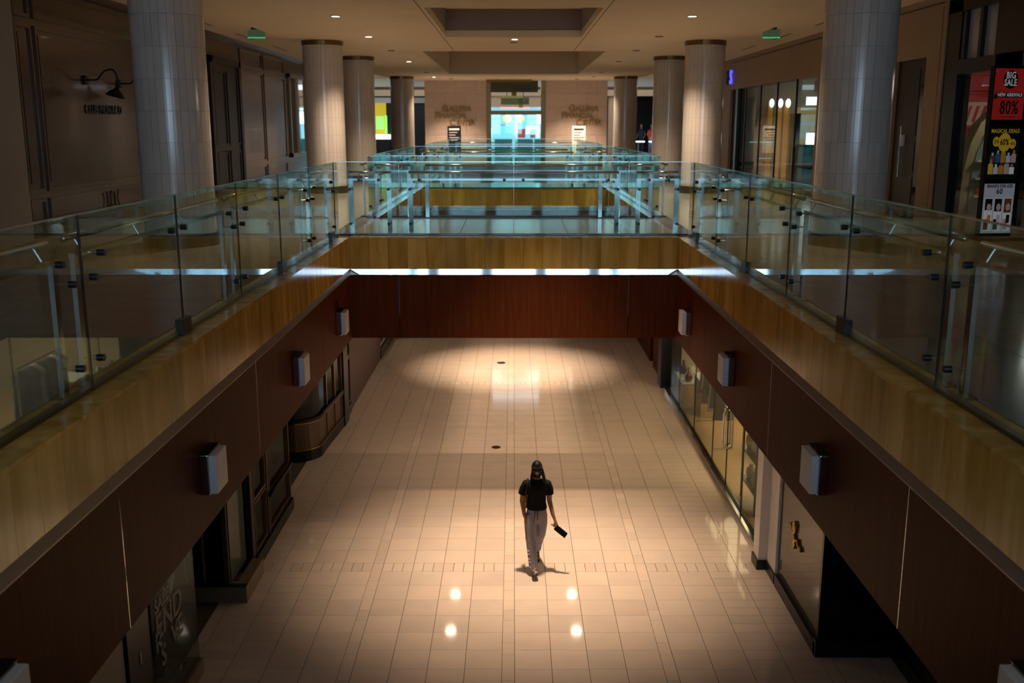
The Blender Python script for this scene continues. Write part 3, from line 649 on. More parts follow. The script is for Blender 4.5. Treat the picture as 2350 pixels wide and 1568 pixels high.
obj('counter_goods', bx(9.1, 9.35, 31.4, 31.7, UF+1.05, UF+1.4), 'glow_white', t); obj('cabinet', bx(8.82, 9.05, 32.2, 32.6, UF, 6.3), 'black', t); obj('glass_fin', bx(7.3, 7.9, 31.0, 31.02, UF, 7.0), 'shop_glass', t); obj('white_curtain', bx(7.35, 7.6, 32.3, 32.35, UF, 6.8), 'frosted', t); obj('shelf_light', bx(7.4, 8.1, 31.9, 31.95, 5.4, 5.43), 'glow_cyan', t); obj('shelf_light', bx(7.7, 8.1, 31.9, 31.95, 4.9, 4.93), 'glow_cyan', t)
t = thing('neon_sign', (6.97, 32.8, 7.4), 'small glowing blue letter of a shop sign beside the second right column', 'neon sign')
text('letter', 'M', 0.62, (6.95, 33.45, 7.42), (0, -1, 0), (0, 0, 1), 'black', t, 0.03, xs=0.8); text('letter', 'S', 0.62, (6.95, 33.0, 7.42), (0, -1, 0), (0, 0, 1), 'neon_blue', t, 0.03, xs=0.8)
# ------------------------------------------------------------------ right gallery door
d2 = tag(obj('door_2', bx(7.06, 7.1, 17.56, 18.93, UF, 7.05), 'dark_lacquer'), 'dark wooden shop door with a slim glass light on the right gallery', 'door', kind='structure')
obj('door_glass', bx(7.045, 7.06, 17.62, 17.82, 4.6, 6.6), 'polished_steel' if False else 'dark_glass', d2); obj('door_handle', cyl(B(), (7.0, 18.45, 5.0), (7.0, 18.45, 5.9), 0.018), 'steel', d2); obj('lock_plate', bx(7.03, 7.06, 18.38, 18.52, 5.55, 5.75), 'frosted', d2)
for k in range(4): obj('door_panel', bx(7.05, 7.06, 17.9, 18.3, 4.5+0.62*k, 5.02+0.62*k), 'dark_lacquer', d2)
# ------------------------------------------------------------------ black storefront with red interior
t = thing('black_storefront', (7.0, 14.5, UF), 'black framed storefront with red interior at the right picture edge', 'storefront')
obj('stone_plinth', bx(6.98, 7.15, 9.6, 16.75, UF, UF+0.22), 'beige_wall', t)
for y0, y1 in ((16.24, 16.75), (14.2, 15.0), (9.6, 10.1)): obj('black_pier', bx(6.98, 7.2, y0, y1, UF+0.22, 7.85), 'black_gloss', t)
obj('black_header', bx(6.98, 7.2, 9.6, 16.75, 7.65, 7.9), 'black_gloss', t); obj('black_rail', bx(6.98, 7.2, 10.1, 16.24, 6.7, 6.92), 'black_gloss', t)
mat('transom_glass', (0.30, 0.32, 0.40), 0.12, spec=0.6)
for k in range(3):
    y0 = 14.62+0.56*k; obj('transom_pane', bx(7.05, 7.07, y0, y0+0.36, 6.92, 7.65), 'transom_glass', t); obj('transom_bar', bx(6.99, 7.1, y0+0.36, y0+0.46, 6.92, 7.65), 'black_gloss', t)
obj('transom_infill', bx(7.03, 7.08, 10.1, 14.5, 6.92, 7.65), 'black', t)
obj('window_pane', bx(7.05, 7.06, 15.62, 16.24, UF+0.22, 6.7), 'shop_glass', t); obj('window_pane', bx(7.05, 7.06, 15.0, 15.60, UF+0.22, 6.7), 'shop_glass', t); obj('window_pane', bx(7.05, 7.06, 10.1, 14.2, UF+0.22, 6.7), 'dark_glass', t)
obj('inner_jamb', bx(7.32, 7.55, 17.9, 17.95, UF+0.2, 6.9), 'frosted', t)
obj('red_wall', bx(7.32, 12, 19.6, 19.7, UF, 6.9), 'shop_red', t); obj('shop_back_wall', bx(11, 11.1, 9.6, 19.6, UF, 6.9), 'shop_red', t); obj('shop_floor', bx(7.31, 11, 9.6, 19.6, UF, UF+0.02), 'beige_wall', t); obj('shop_ceiling', bx(7.31, 11, 9.6, 19.6, 6.9, 7.0), 'frosted', t)
obj('low_cabinet', bx(7.75, 8.5, 18.6, 19.3, UF, 5.15), 'beige_wall', t); obj('cabinet_drawer', bx(7.8, 8.4, 18.58, 18.6, 4.75, 5.0), 'dark_red', t)
l = bpy.data.lights.new('shop_lamp', 'POINT'); l.energy = 42; l.color = (1, 0.86, 0.75); l.shadow_soft_size = 0.2; o = link(bpy.data.objects.new('shop_lamp', l)); o.location = (8.9, 16.6, 6.6); setparent(o, t)
mat('sage', (0.32, 0.30, 0.17), 0.5); mat('shelf_glass', (0.22, 0.32, 0.29), 0.2)
poly = [(7.75, 4.32), (7.78, 5.1), (7.86, 5.6), (8.0, 5.95), (8.2, 6.15), (8.5, 6.25), (9.2, 6.25), (9.2, 4.32)]
arch = obj('arched_cabinet', prism(B(), [(x_, 17.5, z_) for x_, z_ in poly], (0, 0.3, 0)), 'sage', t)
poly2 = [(7.9, 4.45), (7.92, 5.1), (7.99, 5.5), (8.12, 5.8), (8.28, 5.98), (8.5, 6.08), (9.1, 6.1), (9.1, 4.45)]
obj('cabinet_front', prism(B(), [(x_, 17.48, z_) for x_, z_ in poly2], (0, 0.02, 0)), 'shelf_glass', arch)
for z_ in (4.7, 5.0, 5.3, 5.55, 5.8): obj('shelf_board', bx(7.95 if z_ < 5.4 else 8.15, 9.05, 17.38, 17.48, z_, z_+0.03), 'frosted', arch)
for k in range(12): obj('shelf_item', bx(8.0+0.09*k, 8.06+0.09*k, 17.4, 17.46, 4.73+0.3*(k % 3), 4.83+0.3*(k % 3)+0.04*(k % 2)), 'paper_white' if k % 3 else 'far_red', arch)
mat('print_cream', (0.75, 0.6, 0.5), 0.5)
obj('framed_print', bx(8.25, 9.3, 19.5, 19.6, 5.85, 6.5), 'shop_red', t, bevel=0.02); obj('print_sheet', bx(8.38, 9.2, 19.48, 19.5, 5.92, 6.35), 'print_cream', t); obj('framed_print', bx(8.55, 9.4, 19.5, 19.6, 6.55, 6.85), 'shop_red', t, bevel=0.02)
for k in range(5): obj('print_stroke', prism(B(), [(8.44+0.14*k, 19.475, 5.98), (8.50+0.14*k, 19.475, 5.98), (8.58+0.14*k, 19.475, 6.28), (8.52+0.14*k, 19.475, 6.28)], (0, 0.005, 0)), 'shop_red', t)
# ------------------------------------------------------------------ poster totem
emat('poster_red', (0.75, 0.03, 0.02), 0.10); emat('poster_black', (0.012, 0.011, 0.010), 0.02); emat('poster_grey', (0.50, 0.50, 0.58), 0.16)
emat('poster_yellow', (0.85, 0.55, 0.03), 0.12); emat('poster_white', (0.85, 0.83, 0.82), 0.16)
O = Vector((6.41, 13.3, UF)); ang = math.radians(10); xd = Vector((math.cos(ang), math.sin(ang), 0)); nd = Vector((math.sin(ang), -math.cos(ang), 0)); up = Vector((0, 0, 1))
t = thing('poster_totem', O, 'tall black totem with three lit sale posters on the right gallery', 'advertising stand')
KX = 0.70; HW = 0.335
def zz(z): return (z-0.10)*0.93+0.21 if z < 0.82 else ((z-0.86)*0.93+0.93 if z < 1.6 else (z-1.68)*0.92+1.685) if z >= 0.10 else z
def tbox(name, x0, x1, z0, z1, d0, d1, m, parent=None):
    x0, x1, z0, z1 = x0*KX, x1*KX, zz(z0), zz(z1)
    b = B(); prism(b, [O + xd*x0 + up*z0 + nd*d0, O + xd*x1 + up*z0 + nd*d0, O + xd*x1 + up*z1 + nd*d0, O + xd*x0 + up*z1 + nd*d0], nd*(d1-d0)); return obj(name, b, m, parent or t)
def tdisc(name, x, z, r, d, m, parent, rx=1.0):
    x, z, r, rx = x*KX, zz(z), r*0.86, rx*0.9
    b = B(); prism(b, [O + xd*(x+r*rx*math.cos(k*PI/14)) + up*(z+r*math.sin(k*PI/14)) + nd*d for k in range(28)], nd*0.002); return obj(name, b, m, parent)
def ttext(s_, size, x, z, d, m, parent, xs=1.0, bold=0.004):
    x, z, xs = x*KX, zz(z), xs*0.8
    p = O + xd*x + up*z + nd*d; return text('lettering', s_, size, p, xd, up, m, parent, 0.001, bold=bold*0.6, xs=xs, space=1.1)
tbox('foot', -HW-0.08, HW+0.08, 0, 0.05, -0.25, 0.2, 'black_gloss'); tbox('cabinet', -HW, HW, 0.05, 2.42, -0.09, 0.0, 'black_gloss')
p1 = tbox('sale_poster', -HW+0.02, HW-0.02, 1.68, 2.38, 0.0, 0.006, 'poster_red')
tdisc('black_disc', 0, 2.23, 0.135, 0.006, 'poster_black', p1); ttext('BIG', 0.115, 0.0, 2.285, 0.009, 'poster_white', p1, 0.9); ttext('SALE', 0.115, 0.0, 2.185, 0.009, 'poster_white', p1, 0.85)
tbox('ribbon', -0.26, 0.28, 1.985, 2.055, 0.006, 0.008, 'poster_black', p1); tbox('ribbon_tail', -0.31, -0.25, 1.965, 2.03, 0.006, 0.007, 'poster_black', p1); ttext('NEW ARRIVALS', 0.062, 0.01, 2.02, 0.009, 'poster_white', p1, 0.95, 0.002)
ttext('80%', 0.235, 0.02, 1.84, 0.007, 'poster_black', p1, 0.8, 0.008); tbox('small_print', -0.16, 0.16, 1.715, 1.722, 0.006, 0.007, 'dark_red', p1)
p2 = tbox('deals_poster', -HW+0.02, HW-0.02, 0.86, 1.58, 0.0, 0.006, 'poster_black')
ttext('MAGICAL DEALS', 0.068, 0, 1.515, 0.007, 'poster_yellow', p2, 0.92, 0.003)
for x, z, r in ((-0.17, 1.37, 0.075), (0.0, 1.36, 0.14), (0.17, 1.34, 0.075)): tdisc('yellow_balloon', x, z, r, 0.006 if abs(x) > 0 else 0.007, 'poster_yellow', p2, 0.85)
ttext('60%', 0.11, 0.0, 1.36, 0.010, 'poster_black', p2, 0.8); ttext('40%', 0.06, 0.17, 1.34, 0.010, 'poster_black', p2, 0.8, 0.001); ttext('20%', 0.06, -0.17, 1.37, 0.010, 'poster_black', p2, 0.8, 0.001)
emat('bottle_blue', (0.05, 0.14, 0.45), 0.1); emat('bottle_amber', (0.7, 0.35, 0.02), 0.1); emat('bottle_pink', (0.7, 0.5, 0.45), 0.1); emat('bottle_brown', (0.22, 0.08, 0.02), 0.08)
pm = ['bottle_brown', 'bottle_blue', 'bottle_amber', 'poster_grey', 'bottle_pink', 'poster_yellow', 'poster_grey', 'bottle_amber', 'bottle_pink', 'poster_white']
for k in range(10):
    x, z = -0.22+0.11*(k % 5)+(0.0 if k < 5 else -0.02), 1.14 if k < 5 else 0.98; hh = 0.12+0.03*((k*7) % 3)
    tbox('bottle_picture', x-0.048, x+0.048, z-0.06, z-0.06+hh*0.8, 0.006, 0.008+0.0005*k, pm[k], p2); tbox('bottle_neck', x-0.02, x+0.02, z-0.06+hh*0.8, z-0.06+hh*1.15, 0.006, 0.008, pm[(k+3) % 10], p2)
p3 = tbox('brands_poster', -HW+0.02, HW-0.02, 0.10, 0.80, 0.0, 0.006, 'poster_grey')
ttext('BRANDS FOR LESS', 0.058, 0, 0.765, 0.007, 'poster_black', p3, 0.9, 0.003); ttext('60', 0.10, 0, 0.69, 0.007, 'poster_black', p3, 1.1, 0.003)
for k, x in enumerate((-0.2, 0.0, 0.2)):
    tbox('photo_strip', x-0.085, x+0.085, 0.13, 0.60, 0.006, 0.007, 'poster_white', p3); tbox('photo_block', x-0.075, x+0.075, 0.43-0.02*k, 0.59, 0.007, 0.008, ('poster_black', 'lens_off', 'bottle_brown')[k], p3)
    tdisc('photo_oval', x+0.01, 0.47, 0.055, 0.008, 'bottle_pink', p3, 0.75); tbox('photo_block', x-0.075, x+0.02, 0.15, 0.30, 0.007, 0.008, ('bottle_brown', 'lens_off', 'bottle_pink')[k], p3); tbox('bottle_picture', x-0.01, x+0.06, 0.24, 0.36, 0.008, 0.009, ('bottle_amber', 'poster_grey', 'poster_black')[k], p3)
# ------------------------------------------------------------------ lower right shops
RX = 3.5
t = thing('lower_glass_shop', (RX, 17.5, 0), 'long lit glass storefront of the lower right shop with loop door handles', 'storefront')
jy = [12.98, 14.5, 15.65, 16.8, 18.6, 20.4, 22.2]
for i, (a, b_) in enumerate(zip(jy[:-1], jy[1:])):
    door = i in (1, 2)
    g = obj('glass_door' if door else 'glass_pane', bx(RX, RX+0.012, a+0.006, b_-0.006, 0.10, SB), 'shop_glass', t)
    if door:
        yh = 15.65 + (-0.09 if i == 1 else 0.09)
        for sg in (-1, 1):
            xx = RX+0.006+sg*0.06
            obj('loop_handle', tube(B(), [(RX+0.006, yh, 0.75), (xx, yh, 0.78)] + [(xx, yh, 0.78+0.1*k) for k in range(1, 7)] + [(RX+0.006, yh, 1.41)], 0.014, 8), 'steel', g, True)
for a in jy: obj('glass_joint', bx(RX-0.004, RX+0.016, a-0.006, a+0.006, 0.10, SB), 'rubber', t)
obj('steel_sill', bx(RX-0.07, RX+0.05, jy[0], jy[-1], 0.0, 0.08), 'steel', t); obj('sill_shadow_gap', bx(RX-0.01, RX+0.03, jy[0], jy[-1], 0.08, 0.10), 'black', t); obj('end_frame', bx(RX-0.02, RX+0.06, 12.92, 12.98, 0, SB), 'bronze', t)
struct('floor_shop', bx(RX+0.06, 7.9, 12.92, 22.3, 0.0, 0.02), 'wood_floor', 'pale wooden floor inside the lower glass shop'); ws = struct('wall_shop', bx(7.8, 7.95, 12.9, 22.4, 0.02, SB), 'shop_wall', 'cream rear wall inside the lower glass shop'); obj('side_wall', bx(RX+0.35, 7.9, 22.3, 22.4, 0.02, SB), 'shop_wall', ws); obj('side_wall', bx(3.95, 7.9, 12.82, 12.9, 0.02, SB), 'shop_wall', ws)
t = thing('shop_ceiling_lamp', (5.4, 17.5, SB), 'long pale ceiling lamp inside the lower glass shop', 'lamp'); obj('lamp_body', bx(5.2, 5.6, 14, 21, SB-0.03, SB), 'steel', t); obj('lamp_diffuser', bx(5.22, 5.58, 14.05, 20.95, SB-0.06, SB-0.03), 'frosted', t)
l = bpy.data.lights.new('shop_lamp', 'AREA'); l.shape = 'RECTANGLE'; l.size = 2.2; l.size_y = 7; l.energy = 260; l.color = (1, 0.74, 0.42); o = link(bpy.data.objects.new('shop_lamp', l)); o.location = (5.4, 17.6, SB-0.08); setparent(o, t)
# furniture and goods inside
t = thing('display_table', (3.9, 21.3, 0), 'low white display table with vases inside the lower glass shop', 'table')
obj('table_top', bx(3.64, 4.15, 20.8, 21.9, 0.44, 0.48), 'paper_white', t, bevel=0.01)
for x, y in ((3.69, 20.85), (4.10, 20.85), (3.69, 21.85), (4.10, 21.85)): obj('leg', bx(x-0.02, x+0.02, y-0.02, y+0.02, 0.02, 0.44), 'paper_white', t)
t = thing('garment_rail', (3.9, 18.6, 0), 'steel rail of dark hanging garments behind the lower glass shop window', 'clothes rail')
for y in (17.7, 19.5): obj('rail_post', cyl(B(), (3.9, y, 0.03), (3.9, y, 1.55), 0.014, 10), 'steel', t); obj('rail_foot', bx(3.72, 4.08, y-0.02, y+0.02, 0.02, 0.045), 'steel', t)
obj('rail_bar', cyl(B(), (3.9, 17.7, 1.55), (3.9, 19.5, 1.55), 0.014, 10), 'steel', t)
mat('cloth_dark', (0.05, 0.05, 0.065), 0.9); mat('cloth_grey', (0.20, 0.19, 0.19), 0.9)
GC = ('dark', 'grey', 'purple brown', 'pale')
for k in range(9):
    y = 17.85+0.19*k; zb = 0.55+0.12*((k*5) % 3)
    g = thing('hanging_garment', (3.9, y, zb), '%s garment, %s from the doors on the garment rail' % (GC[k % 4], ('first', 'second', 'third', 'fourth', 'fifth', 'sixth', 'seventh', 'eighth', 'ninth')[k]), 'garment', 'garments on the rail')
    obj('garment_cloth', loft(B(), [((3.9, y, z), (rx, 0, 0), (0, 0.03+0.008*(k % 2), 0)) for z, rx in ((zb, .20), (0.95, .17), (1.2, .16), (1.38, .19), (1.46, .10), (1.49, .04))], 16), ('cloth_dark', 'cloth_grey', 'purple_wall', 'frosted')[k % 4], g, True)
    obj('hanger_hook', tube(B(), [(3.9, y, 1.48), (3.9, y, 1.54), (3.915, y, 1.57), (3.9, y, 1.585)], 0.004, 6), 'steel', g)
def vase(x, y, z, prof, m, lab):
    v = thing('vase', (x, y, z), lab, 'vase', 'small goods in the lower glass shop')
    obj('vase_body', tube(B(), [(x, y, z+h) for h, r in prof], [r for h, r in prof], 16), m, v, True); obj('vase_rim', tube(B(), [(x+prof[-1][1]*math.cos(k*PI/8), y+prof[-1][1]*math.sin(k*PI/8), z+prof[-1][0]) for k in range(17)], 0.006, 6), m, v, True)
VP = [(0, .05), (.06, .085), (.14, .07), (.2, .03), (.3, .025)]; VQ = [(0, .07), (.1, .09), (.2, .09), (.24, .07)]
vase(3.8, 21.0, 0.48, VP, 'bronze', 'slender brown vase nearest the door on the low white table'); vase(3.92, 21.35, 0.48, VQ, 'frosted', 'wide pale vase in the middle of the low white table'); vase(3.8, 21.7, 0.48, VP, 'dark_metal', 'dark slender vase at the far end of the low white table')
for k, (x, y, ht, lab) in enumerate(((4.9, 17.4, 0.55, 'low wooden display block in the middle of the lower glass shop'), (4.35, 20.2, 0.75, 'tall wooden display block beside the garment rail of the lower glass shop'))):
    t = thing('display_block', (x, y, 0), lab, 'display block'); obj('block_body', bx(x-0.5, x+0.5, y-0.4, y+0.4, 0.02, ht), 'wood_floor', t, bevel=0.01); obj('block_top', bx(x-0.52, x+0.52, y-0.42, y+0.42, ht, ht+0.03), 'paper_white', t)
t = thing('shelf_rack', (3.86, 14.9, 0), 'dark metal shelf rack full of goods behind the near lower glass pane', 'shelf')
for y in (14.45, 15.35):
    for x in (3.70, 4.02): obj('upright', bx(x-0.015, x+0.015, y-0.015, y+0.015, 0.02, 2.4), 'dark_metal', t)
for z in (0.35, 0.85, 1.35, 1.85, 2.35): obj('shelf_board', bx(3.68, 4.04, 14.43, 15.37, z, z+0.025), 'dark_metal', t)
gm = ['frosted', 'purple_wall', 'paper_white', 'dark_metal', 'bronze', 'gold']
for z in (0.375, 0.875, 1.375, 1.875):
    for j in range(4):
        y = 14.58+0.22*j; m = gm[(j*3+int(z*10)) % 6]; r = 0.05+0.025*((j+int(z*3)) % 3)
        vase(3.82, y, z+0.001, [(0, r*0.8), (r, r*1.1), (2*r, r), (2.5*r, r*0.5), (3*r, r*0.55)], m, 'small %s jar, %s from the doors on the %s shelf of the rack' % ({'frosted': 'grey', 'purple_wall': 'plum', 'paper_white': 'white', 'dark_metal': 'dark', 'bronze': 'brown', 'gold': 'gilt'}[m], ('fourth', 'third', 'second', 'first')[j], {0.375: 'lowest', 0.875: 'second', 1.375: 'third', 1.875: 'top'}[z]))
# white pilaster
t = thing('white_pilaster', (RX, 12.5, 0), 'white stepped pilaster with a black base between the lower right shops', 'pilaster')
obj('shaft', bx(3.32, 3.9, 12.62, 12.9, 0.14, SB), 'white_paint', t); obj('rear_shaft', bx(3.44, 3.9, 12.2, 12.62, 0.14, SB), 'white_paint', t)
obj('black_base', bx(3.30, 3.9, 12.61, 12.91, 0, 0.14), 'black', t); obj('rear_base', bx(3.42, 3.9, 12.18, 12.61, 0, 0.14), 'black', t); obj('edge_trim', bx(3.46, 3.56, 12.16, 12.2, 0.14, SB), 'transom_glass', t)
# grey glass shop with gold mark
t = thing('gold_mark_shop', (3.46, 11.3, 0), 'dark glass corner shopfront with a gold emblem, lower right', 'storefront')
mat('smoked', (0.085, 0.075, 0.06), 0.08, spec=0.35)
obj('side_pane', bx(3.47, 3.50, 10.42, 12.14, 0.16, SB), 'smoked', t); obj('side_base', bx(3.42, 3.55, 10.36, 12.14, 0, 0.16), 'black', t)
obj('front_pane', bx(3.52, 4.35, 10.40, 10.412, 0.16, SB), 'dark_glass', t); obj('front_base', bx(3.42, 4.36, 10.32, 10.42, 0, 0.2), 'black', t); obj('corner_post', bx(3.46, 3.53, 10.39, 10.45, 0.16, SB), 'black_gloss', t)
obj('inner_panel', bx(3.7, 3.95, 10.9, 10.95, 0.2, SB), 'frosted', t); obj('dark_inside', bx(3.55, 5.5, 11.6, 11.7, 0, SB), 'black', t); obj('return_base', bx(4.28, 4.38, 9.2, 10.34, 0, 0.2), 'black', t); obj('return_pane', bx(4.30, 4.36, 9.2, 10.4, 0.2, SB), 'black_gloss', t)
q = [(-0.24, 0.12), (-0.2, 0.15), (-0.15, 0.1), (-0.08, 0.05), (-0.02, 0.1), (0.0, 0.2), (-0.04, 0.24), (-0.09, 0.2), (-0.06, 0.08), (0.0, -0.06), (-0.02, -0.14), (-0.07, -0.1), (-0.02, -0.02), (0.06, 0.0), (0.1, 0.03), (0.12, -0.02), (0.17, -0.05), (0.22, -0.02), (0.24, -0.08)]
obj('gold_emblem', tube(B(), [(3.455, 11.45-a*1.0, 0.95+c*0.85) for a, c in q], 0.02, 8), 'gold', t, True)
# dark wood beyond the glass shop
wr2 = struct('wall_lower_wood', bx(RX, RX+0.3, 22.75, 24.4, 0, SB), 'red_wood', 'dark red wood wall beyond the lower glass shop'); obj('wood_section', bx(RX, RX+0.3, 24.95, 46, 0, SB), 'red_wood', wr2); obj('black_pier', bx(RX-0.12, RX+0.3, 22.25, 22.75, 0, SB), 'black', wr2); obj('dark_recess', bx(RX+0.5, RX+0.6, 24.4, 24.95, 0, SB), 'black', wr2)
# ------------------------------------------------------------------ lower left shops
LX = -3.5
def frame(parent, y0, y1, z0, z1, x, w=0.05, m='black_gloss', trim=True, mid=None):
    f = obj('window_frame', B() if False else (lambda b: (box(b, x-0.06, x, y0, y0+w, z0, z1), box(b, x-0.06, x, y1-w, y1, z0, z1), box(b, x-0.06, x, y0+w, y1-w, z0, z0+w), box(b, x-0.06, x, y0+w, y1-w, z1-w, z1), (box(b, x-0.06, x, y0+w, y1-w, mid-w/2, mid+w/2) if mid else None), b)[-1])(B()), m, parent)
    obj('pane', bx(x-0.04, x-0.03, y0+w, y1-w, z0+w, z1-w), 'dark_glass', f)
    if trim:
        b = B(); k = 0.016
        for (a0, a1) in ((z0+w, (mid-w/2 if mid else z1-w)),) + (((mid+w/2, z1-w),) if mid else ()):
            box(b, x-0.03, x+0.006, y0+w, y0+w+k, a0, a1); box(b, x-0.03, x+0.006, y1-w-k, y1-w, a0, a1); box(b, x-0.03, x+0.006, y0+w+k, y1-w-k, a0, a0+k); box(b, x-0.03, x+0.006, y0+w+k, y1-w-k, a1-k, a1)
        obj('brass_bead', b, 'brass_trim', f)
    return f
t = thing('near_bay_window', (LX, 13.7, 0), 'black and brass framed shop window, nearer of two on the lower left', 'shop window')
obj('black_base', bx(LX-0.1, LX+0.03, 12.62, 14.85, 0, 0.18), 'black_gloss', t); obj('black_pier', bx(LX-0.9, LX+0.0, 12.55, 12.62, 0, SB), 'black', t); obj('black_pier', bx(LX-0.9, LX, 12.5, 12.56, 0, 2.5), 'black', t)
frame(t, 12.62, 13.35, 0.18, SB, LX, mid=0.95); frame(t, 13.45, 14.82, 0.18, SB, LX, mid=0.75); obj('mullion', bx(LX-0.08, LX+0.01, 13.35, 13.45, 0.18, SB), 'black_gloss', t); obj('chair_rail', cyl(B(), (LX+0.02, 13.45, 0.75), (LX+0.02, 14.84, 0.75), 0.03), 'black_gloss', t, True)
obj('display_floor', bx(-5.2, LX-0.1, 12.62, 14.85, 0.0, 0.18), 'dark_lacquer', t); obj('backdrop', bx(-5.0, -4.9, 12.62, 14.9, 0.18, SB), 'purple_wall', t)
t = thing('curved_bay_window', (LX, 18, 0), 'curved corner shop window with brass rails beyond the recessed entrance', 'shop window')
arc = [(-4.35, 17.05)] + [(-4.0+0.45*math.sin(k*PI/16), 17.5-0.45*math.cos(k*PI/16)) for k in range(9)] + [(-3.53, 18.0), (-3.45, 19.2)]
def ribbon(name, z0, z1, off, m):
    b = B(); P = []
    for i, (x, y) in enumerate(arc):
        p0, p1 = arc[max(0, i-1)], arc[min(len(arc)-1, i+1)]; tx, ty = p1[0]-p0[0], p1[1]-p0[1]; ln = math.hypot(tx, ty); nx, ny = ty/ln, -tx/ln
        P.append([b.verts.new((x+nx*o_, y+ny*o_, z)) for o_ in (0, off) for z in (z0, z1)])
    for i in range(len(P)-1):
        for a, c in ((0, 1), (1, 3), (3, 2), (2, 0)): b.faces.new([P[i][a], P[i][c], P[i+1][c], P[i+1][a]])
    b.faces.new([P[0][0], P[0][1], P[0][3], P[0][2]]); b.faces.new([P[-1][0], P[-1][2], P[-1][3], P[-1][1]])
    return obj(name, b, m, t)
mat('dark_wood', (0.06, 0.03, 0.018), 0.3, col2=(0.10, 0.055, 0.03), nscale=(14, 14, 1))
ribbon('black_base', 0, 0.2, 0.05, 'black_gloss'); ribbon('wood_apron', 0.22, 0.70, 0.02, 'dark_wood'); ribbon('curved_pane', 0.78, SB, 0.012, 'dark_glass')
for z in (0.205, 0.70): ribbon('brass_rail', z, z+0.022, 0.06, 'brass_trim')
ribbon('black_rail', 0.725, 0.78, 0.06, 'black_gloss')
for (x, y) in ((-3.53, 18.0), (-3.49, 18.62), (-3.45, 19.15)): obj('brass_mullion', bx(x-0.03, x+0.04, y-0.03, y+0.03, 0.2, SB), 'brass_trim', t)
obj('curtain', tube(B(), [(-4.3, 17.9, 0.8), (-4.3, 17.9, SB)], 0.28, 14), 'dark_wood', t, True)
for k in range(5): obj('curtain_fold', cyl(B(), (-4.35+0.12*k, 17.65+0.10*k, 0.75), (-4.35+0.12*k, 17.65+0.10*k, SB), 0.06, 10), 'dark_wood', t, True)
t = thing('brass_window', (LX, 19.9, 0), 'narrow black pier and slim window beside the plain brown wall, lower left', 'shop window')
obj('black_pier', bx(LX-0.4, LX+0.12, 19.25, 19.75, 0, SB), 'black', t); frame(t, 19.75, 20.4, 0.2, SB, LX+0.05, mid=1.2); obj('black_base', bx(LX-0.1, LX+0.07, 19.75, 20.4, 0, 0.2), 'black', t)
wl2 = struct('wall_lower_plain', bx(LX-0.3, LX+0.05, 20.42, 25.2, 0, SB), 'purple_wall', 'plain purplish brown wall on the lower left'); obj('wall_base', bx(LX, LX+0.07, 25.2, 46, 0, 0.25), 'dark_metal', wl2); obj('wall_section', bx(LX-0.3, LX, 30, 46, 0, SB), 'purple_wall', wl2)
t = thing('far_lit_window', (LX, 27, 0), 'warm lit shop window beyond the plain brown wall, lower left', 'shop window')
obj('pane', bx(LX-0.05, LX-0.04, 25.2, 30, 0.25, SB), 'shop_glass', t); obj('back_wall', bx(-5.0, -4.9, 25.2, 30, 0, SB), 'shop_wall', t); obj('mullion', bx(LX-0.08, LX, 27.5, 27.6, 0.25, SB), 'dark_metal', t)
l = bpy.data.lights.new('window_lamp', 'POINT'); l.energy = 40; l.color = (1, 0.8, 0.6); o = link(bpy.data.objects.new('window_lamp', l)); o.location = (-4.3, 27, 2.5); setparent(o, t)
# recessed entrance back
t = thing('recessed_entrance', (-5.2, 16, 0), 'dark recessed shop entrance between the two lower left windows', 'entrance')
obj('door_leaf', bx(-5.1, -5.05, 14.9, 15.95, 0, 2.4), 'dark_lacquer', t); obj('door_leaf', bx(-5.1, -5.05, 15.97, 17.0, 0, 2.4), 'dark_lacquer', t); obj('door_header', bx(-5.1, -5.0, 14.9, 17.05, 2.4, SB), 'black', t)
for y in (15.85, 16.07): obj('pull_handle', cyl(B(), (-5.0, y, 0.9), (-5.0, y, 1.4), 0.015), 'brass_trim', t)
# stone-curbed glass display
t = thing('curbed_display', (-3.4, 12, 0), 'stone curb with a corner glass display beside the black pier, lower left', 'shop window')
obj('front_curb', bx(-4.2, -3.37, 11.63, 11.8, 0, 0.22), 'curb_stone', t, bevel=0.006); obj('side_curb', bx(-3.52, -3.37, 11.8, 12.5, 0, 0.22), 'curb_stone', t, bevel=0.006); obj('curb_top_edge', bx(-4.2, -3.37, 11.62, 11.7, 0.221, 0.235), 'black', t)
mat('mirror_green', (0.10, 0.12, 0.11), 0.1, spec=0.5)
obj('side_glass', bx(-3.60, -3.585, 11.75, 12.45, 0.22, SB), 'mirror_green', t); obj('corner_post', bx(-3.66, -3.60, 11.70, 11.78, 0.22, SB), 'dark_wood', t); obj('front_glass', bx(-4.18, -3.66, 11.74, 11.75, 0.22, SB), 'dark_glass', t)
obj('inner_wall', bx(-5.2, -3.7, 12.38, 12.48, 0, SB), 'black', t); obj('display_step', bx(-4.15, -3.68, 12.0, 12.35, 0.05, 0.45), 'dark_red', t); obj('step_edge', bx(-4.15, -3.68, 11.98, 12.0, 0.42, 0.46), 'curb_stone', t)
for x in (-4.16, -3.92): obj('glass_post', bx(x-0.012, x+0.012, 11.72, 11.745, 0.235, SB), 'curb_stone', t)
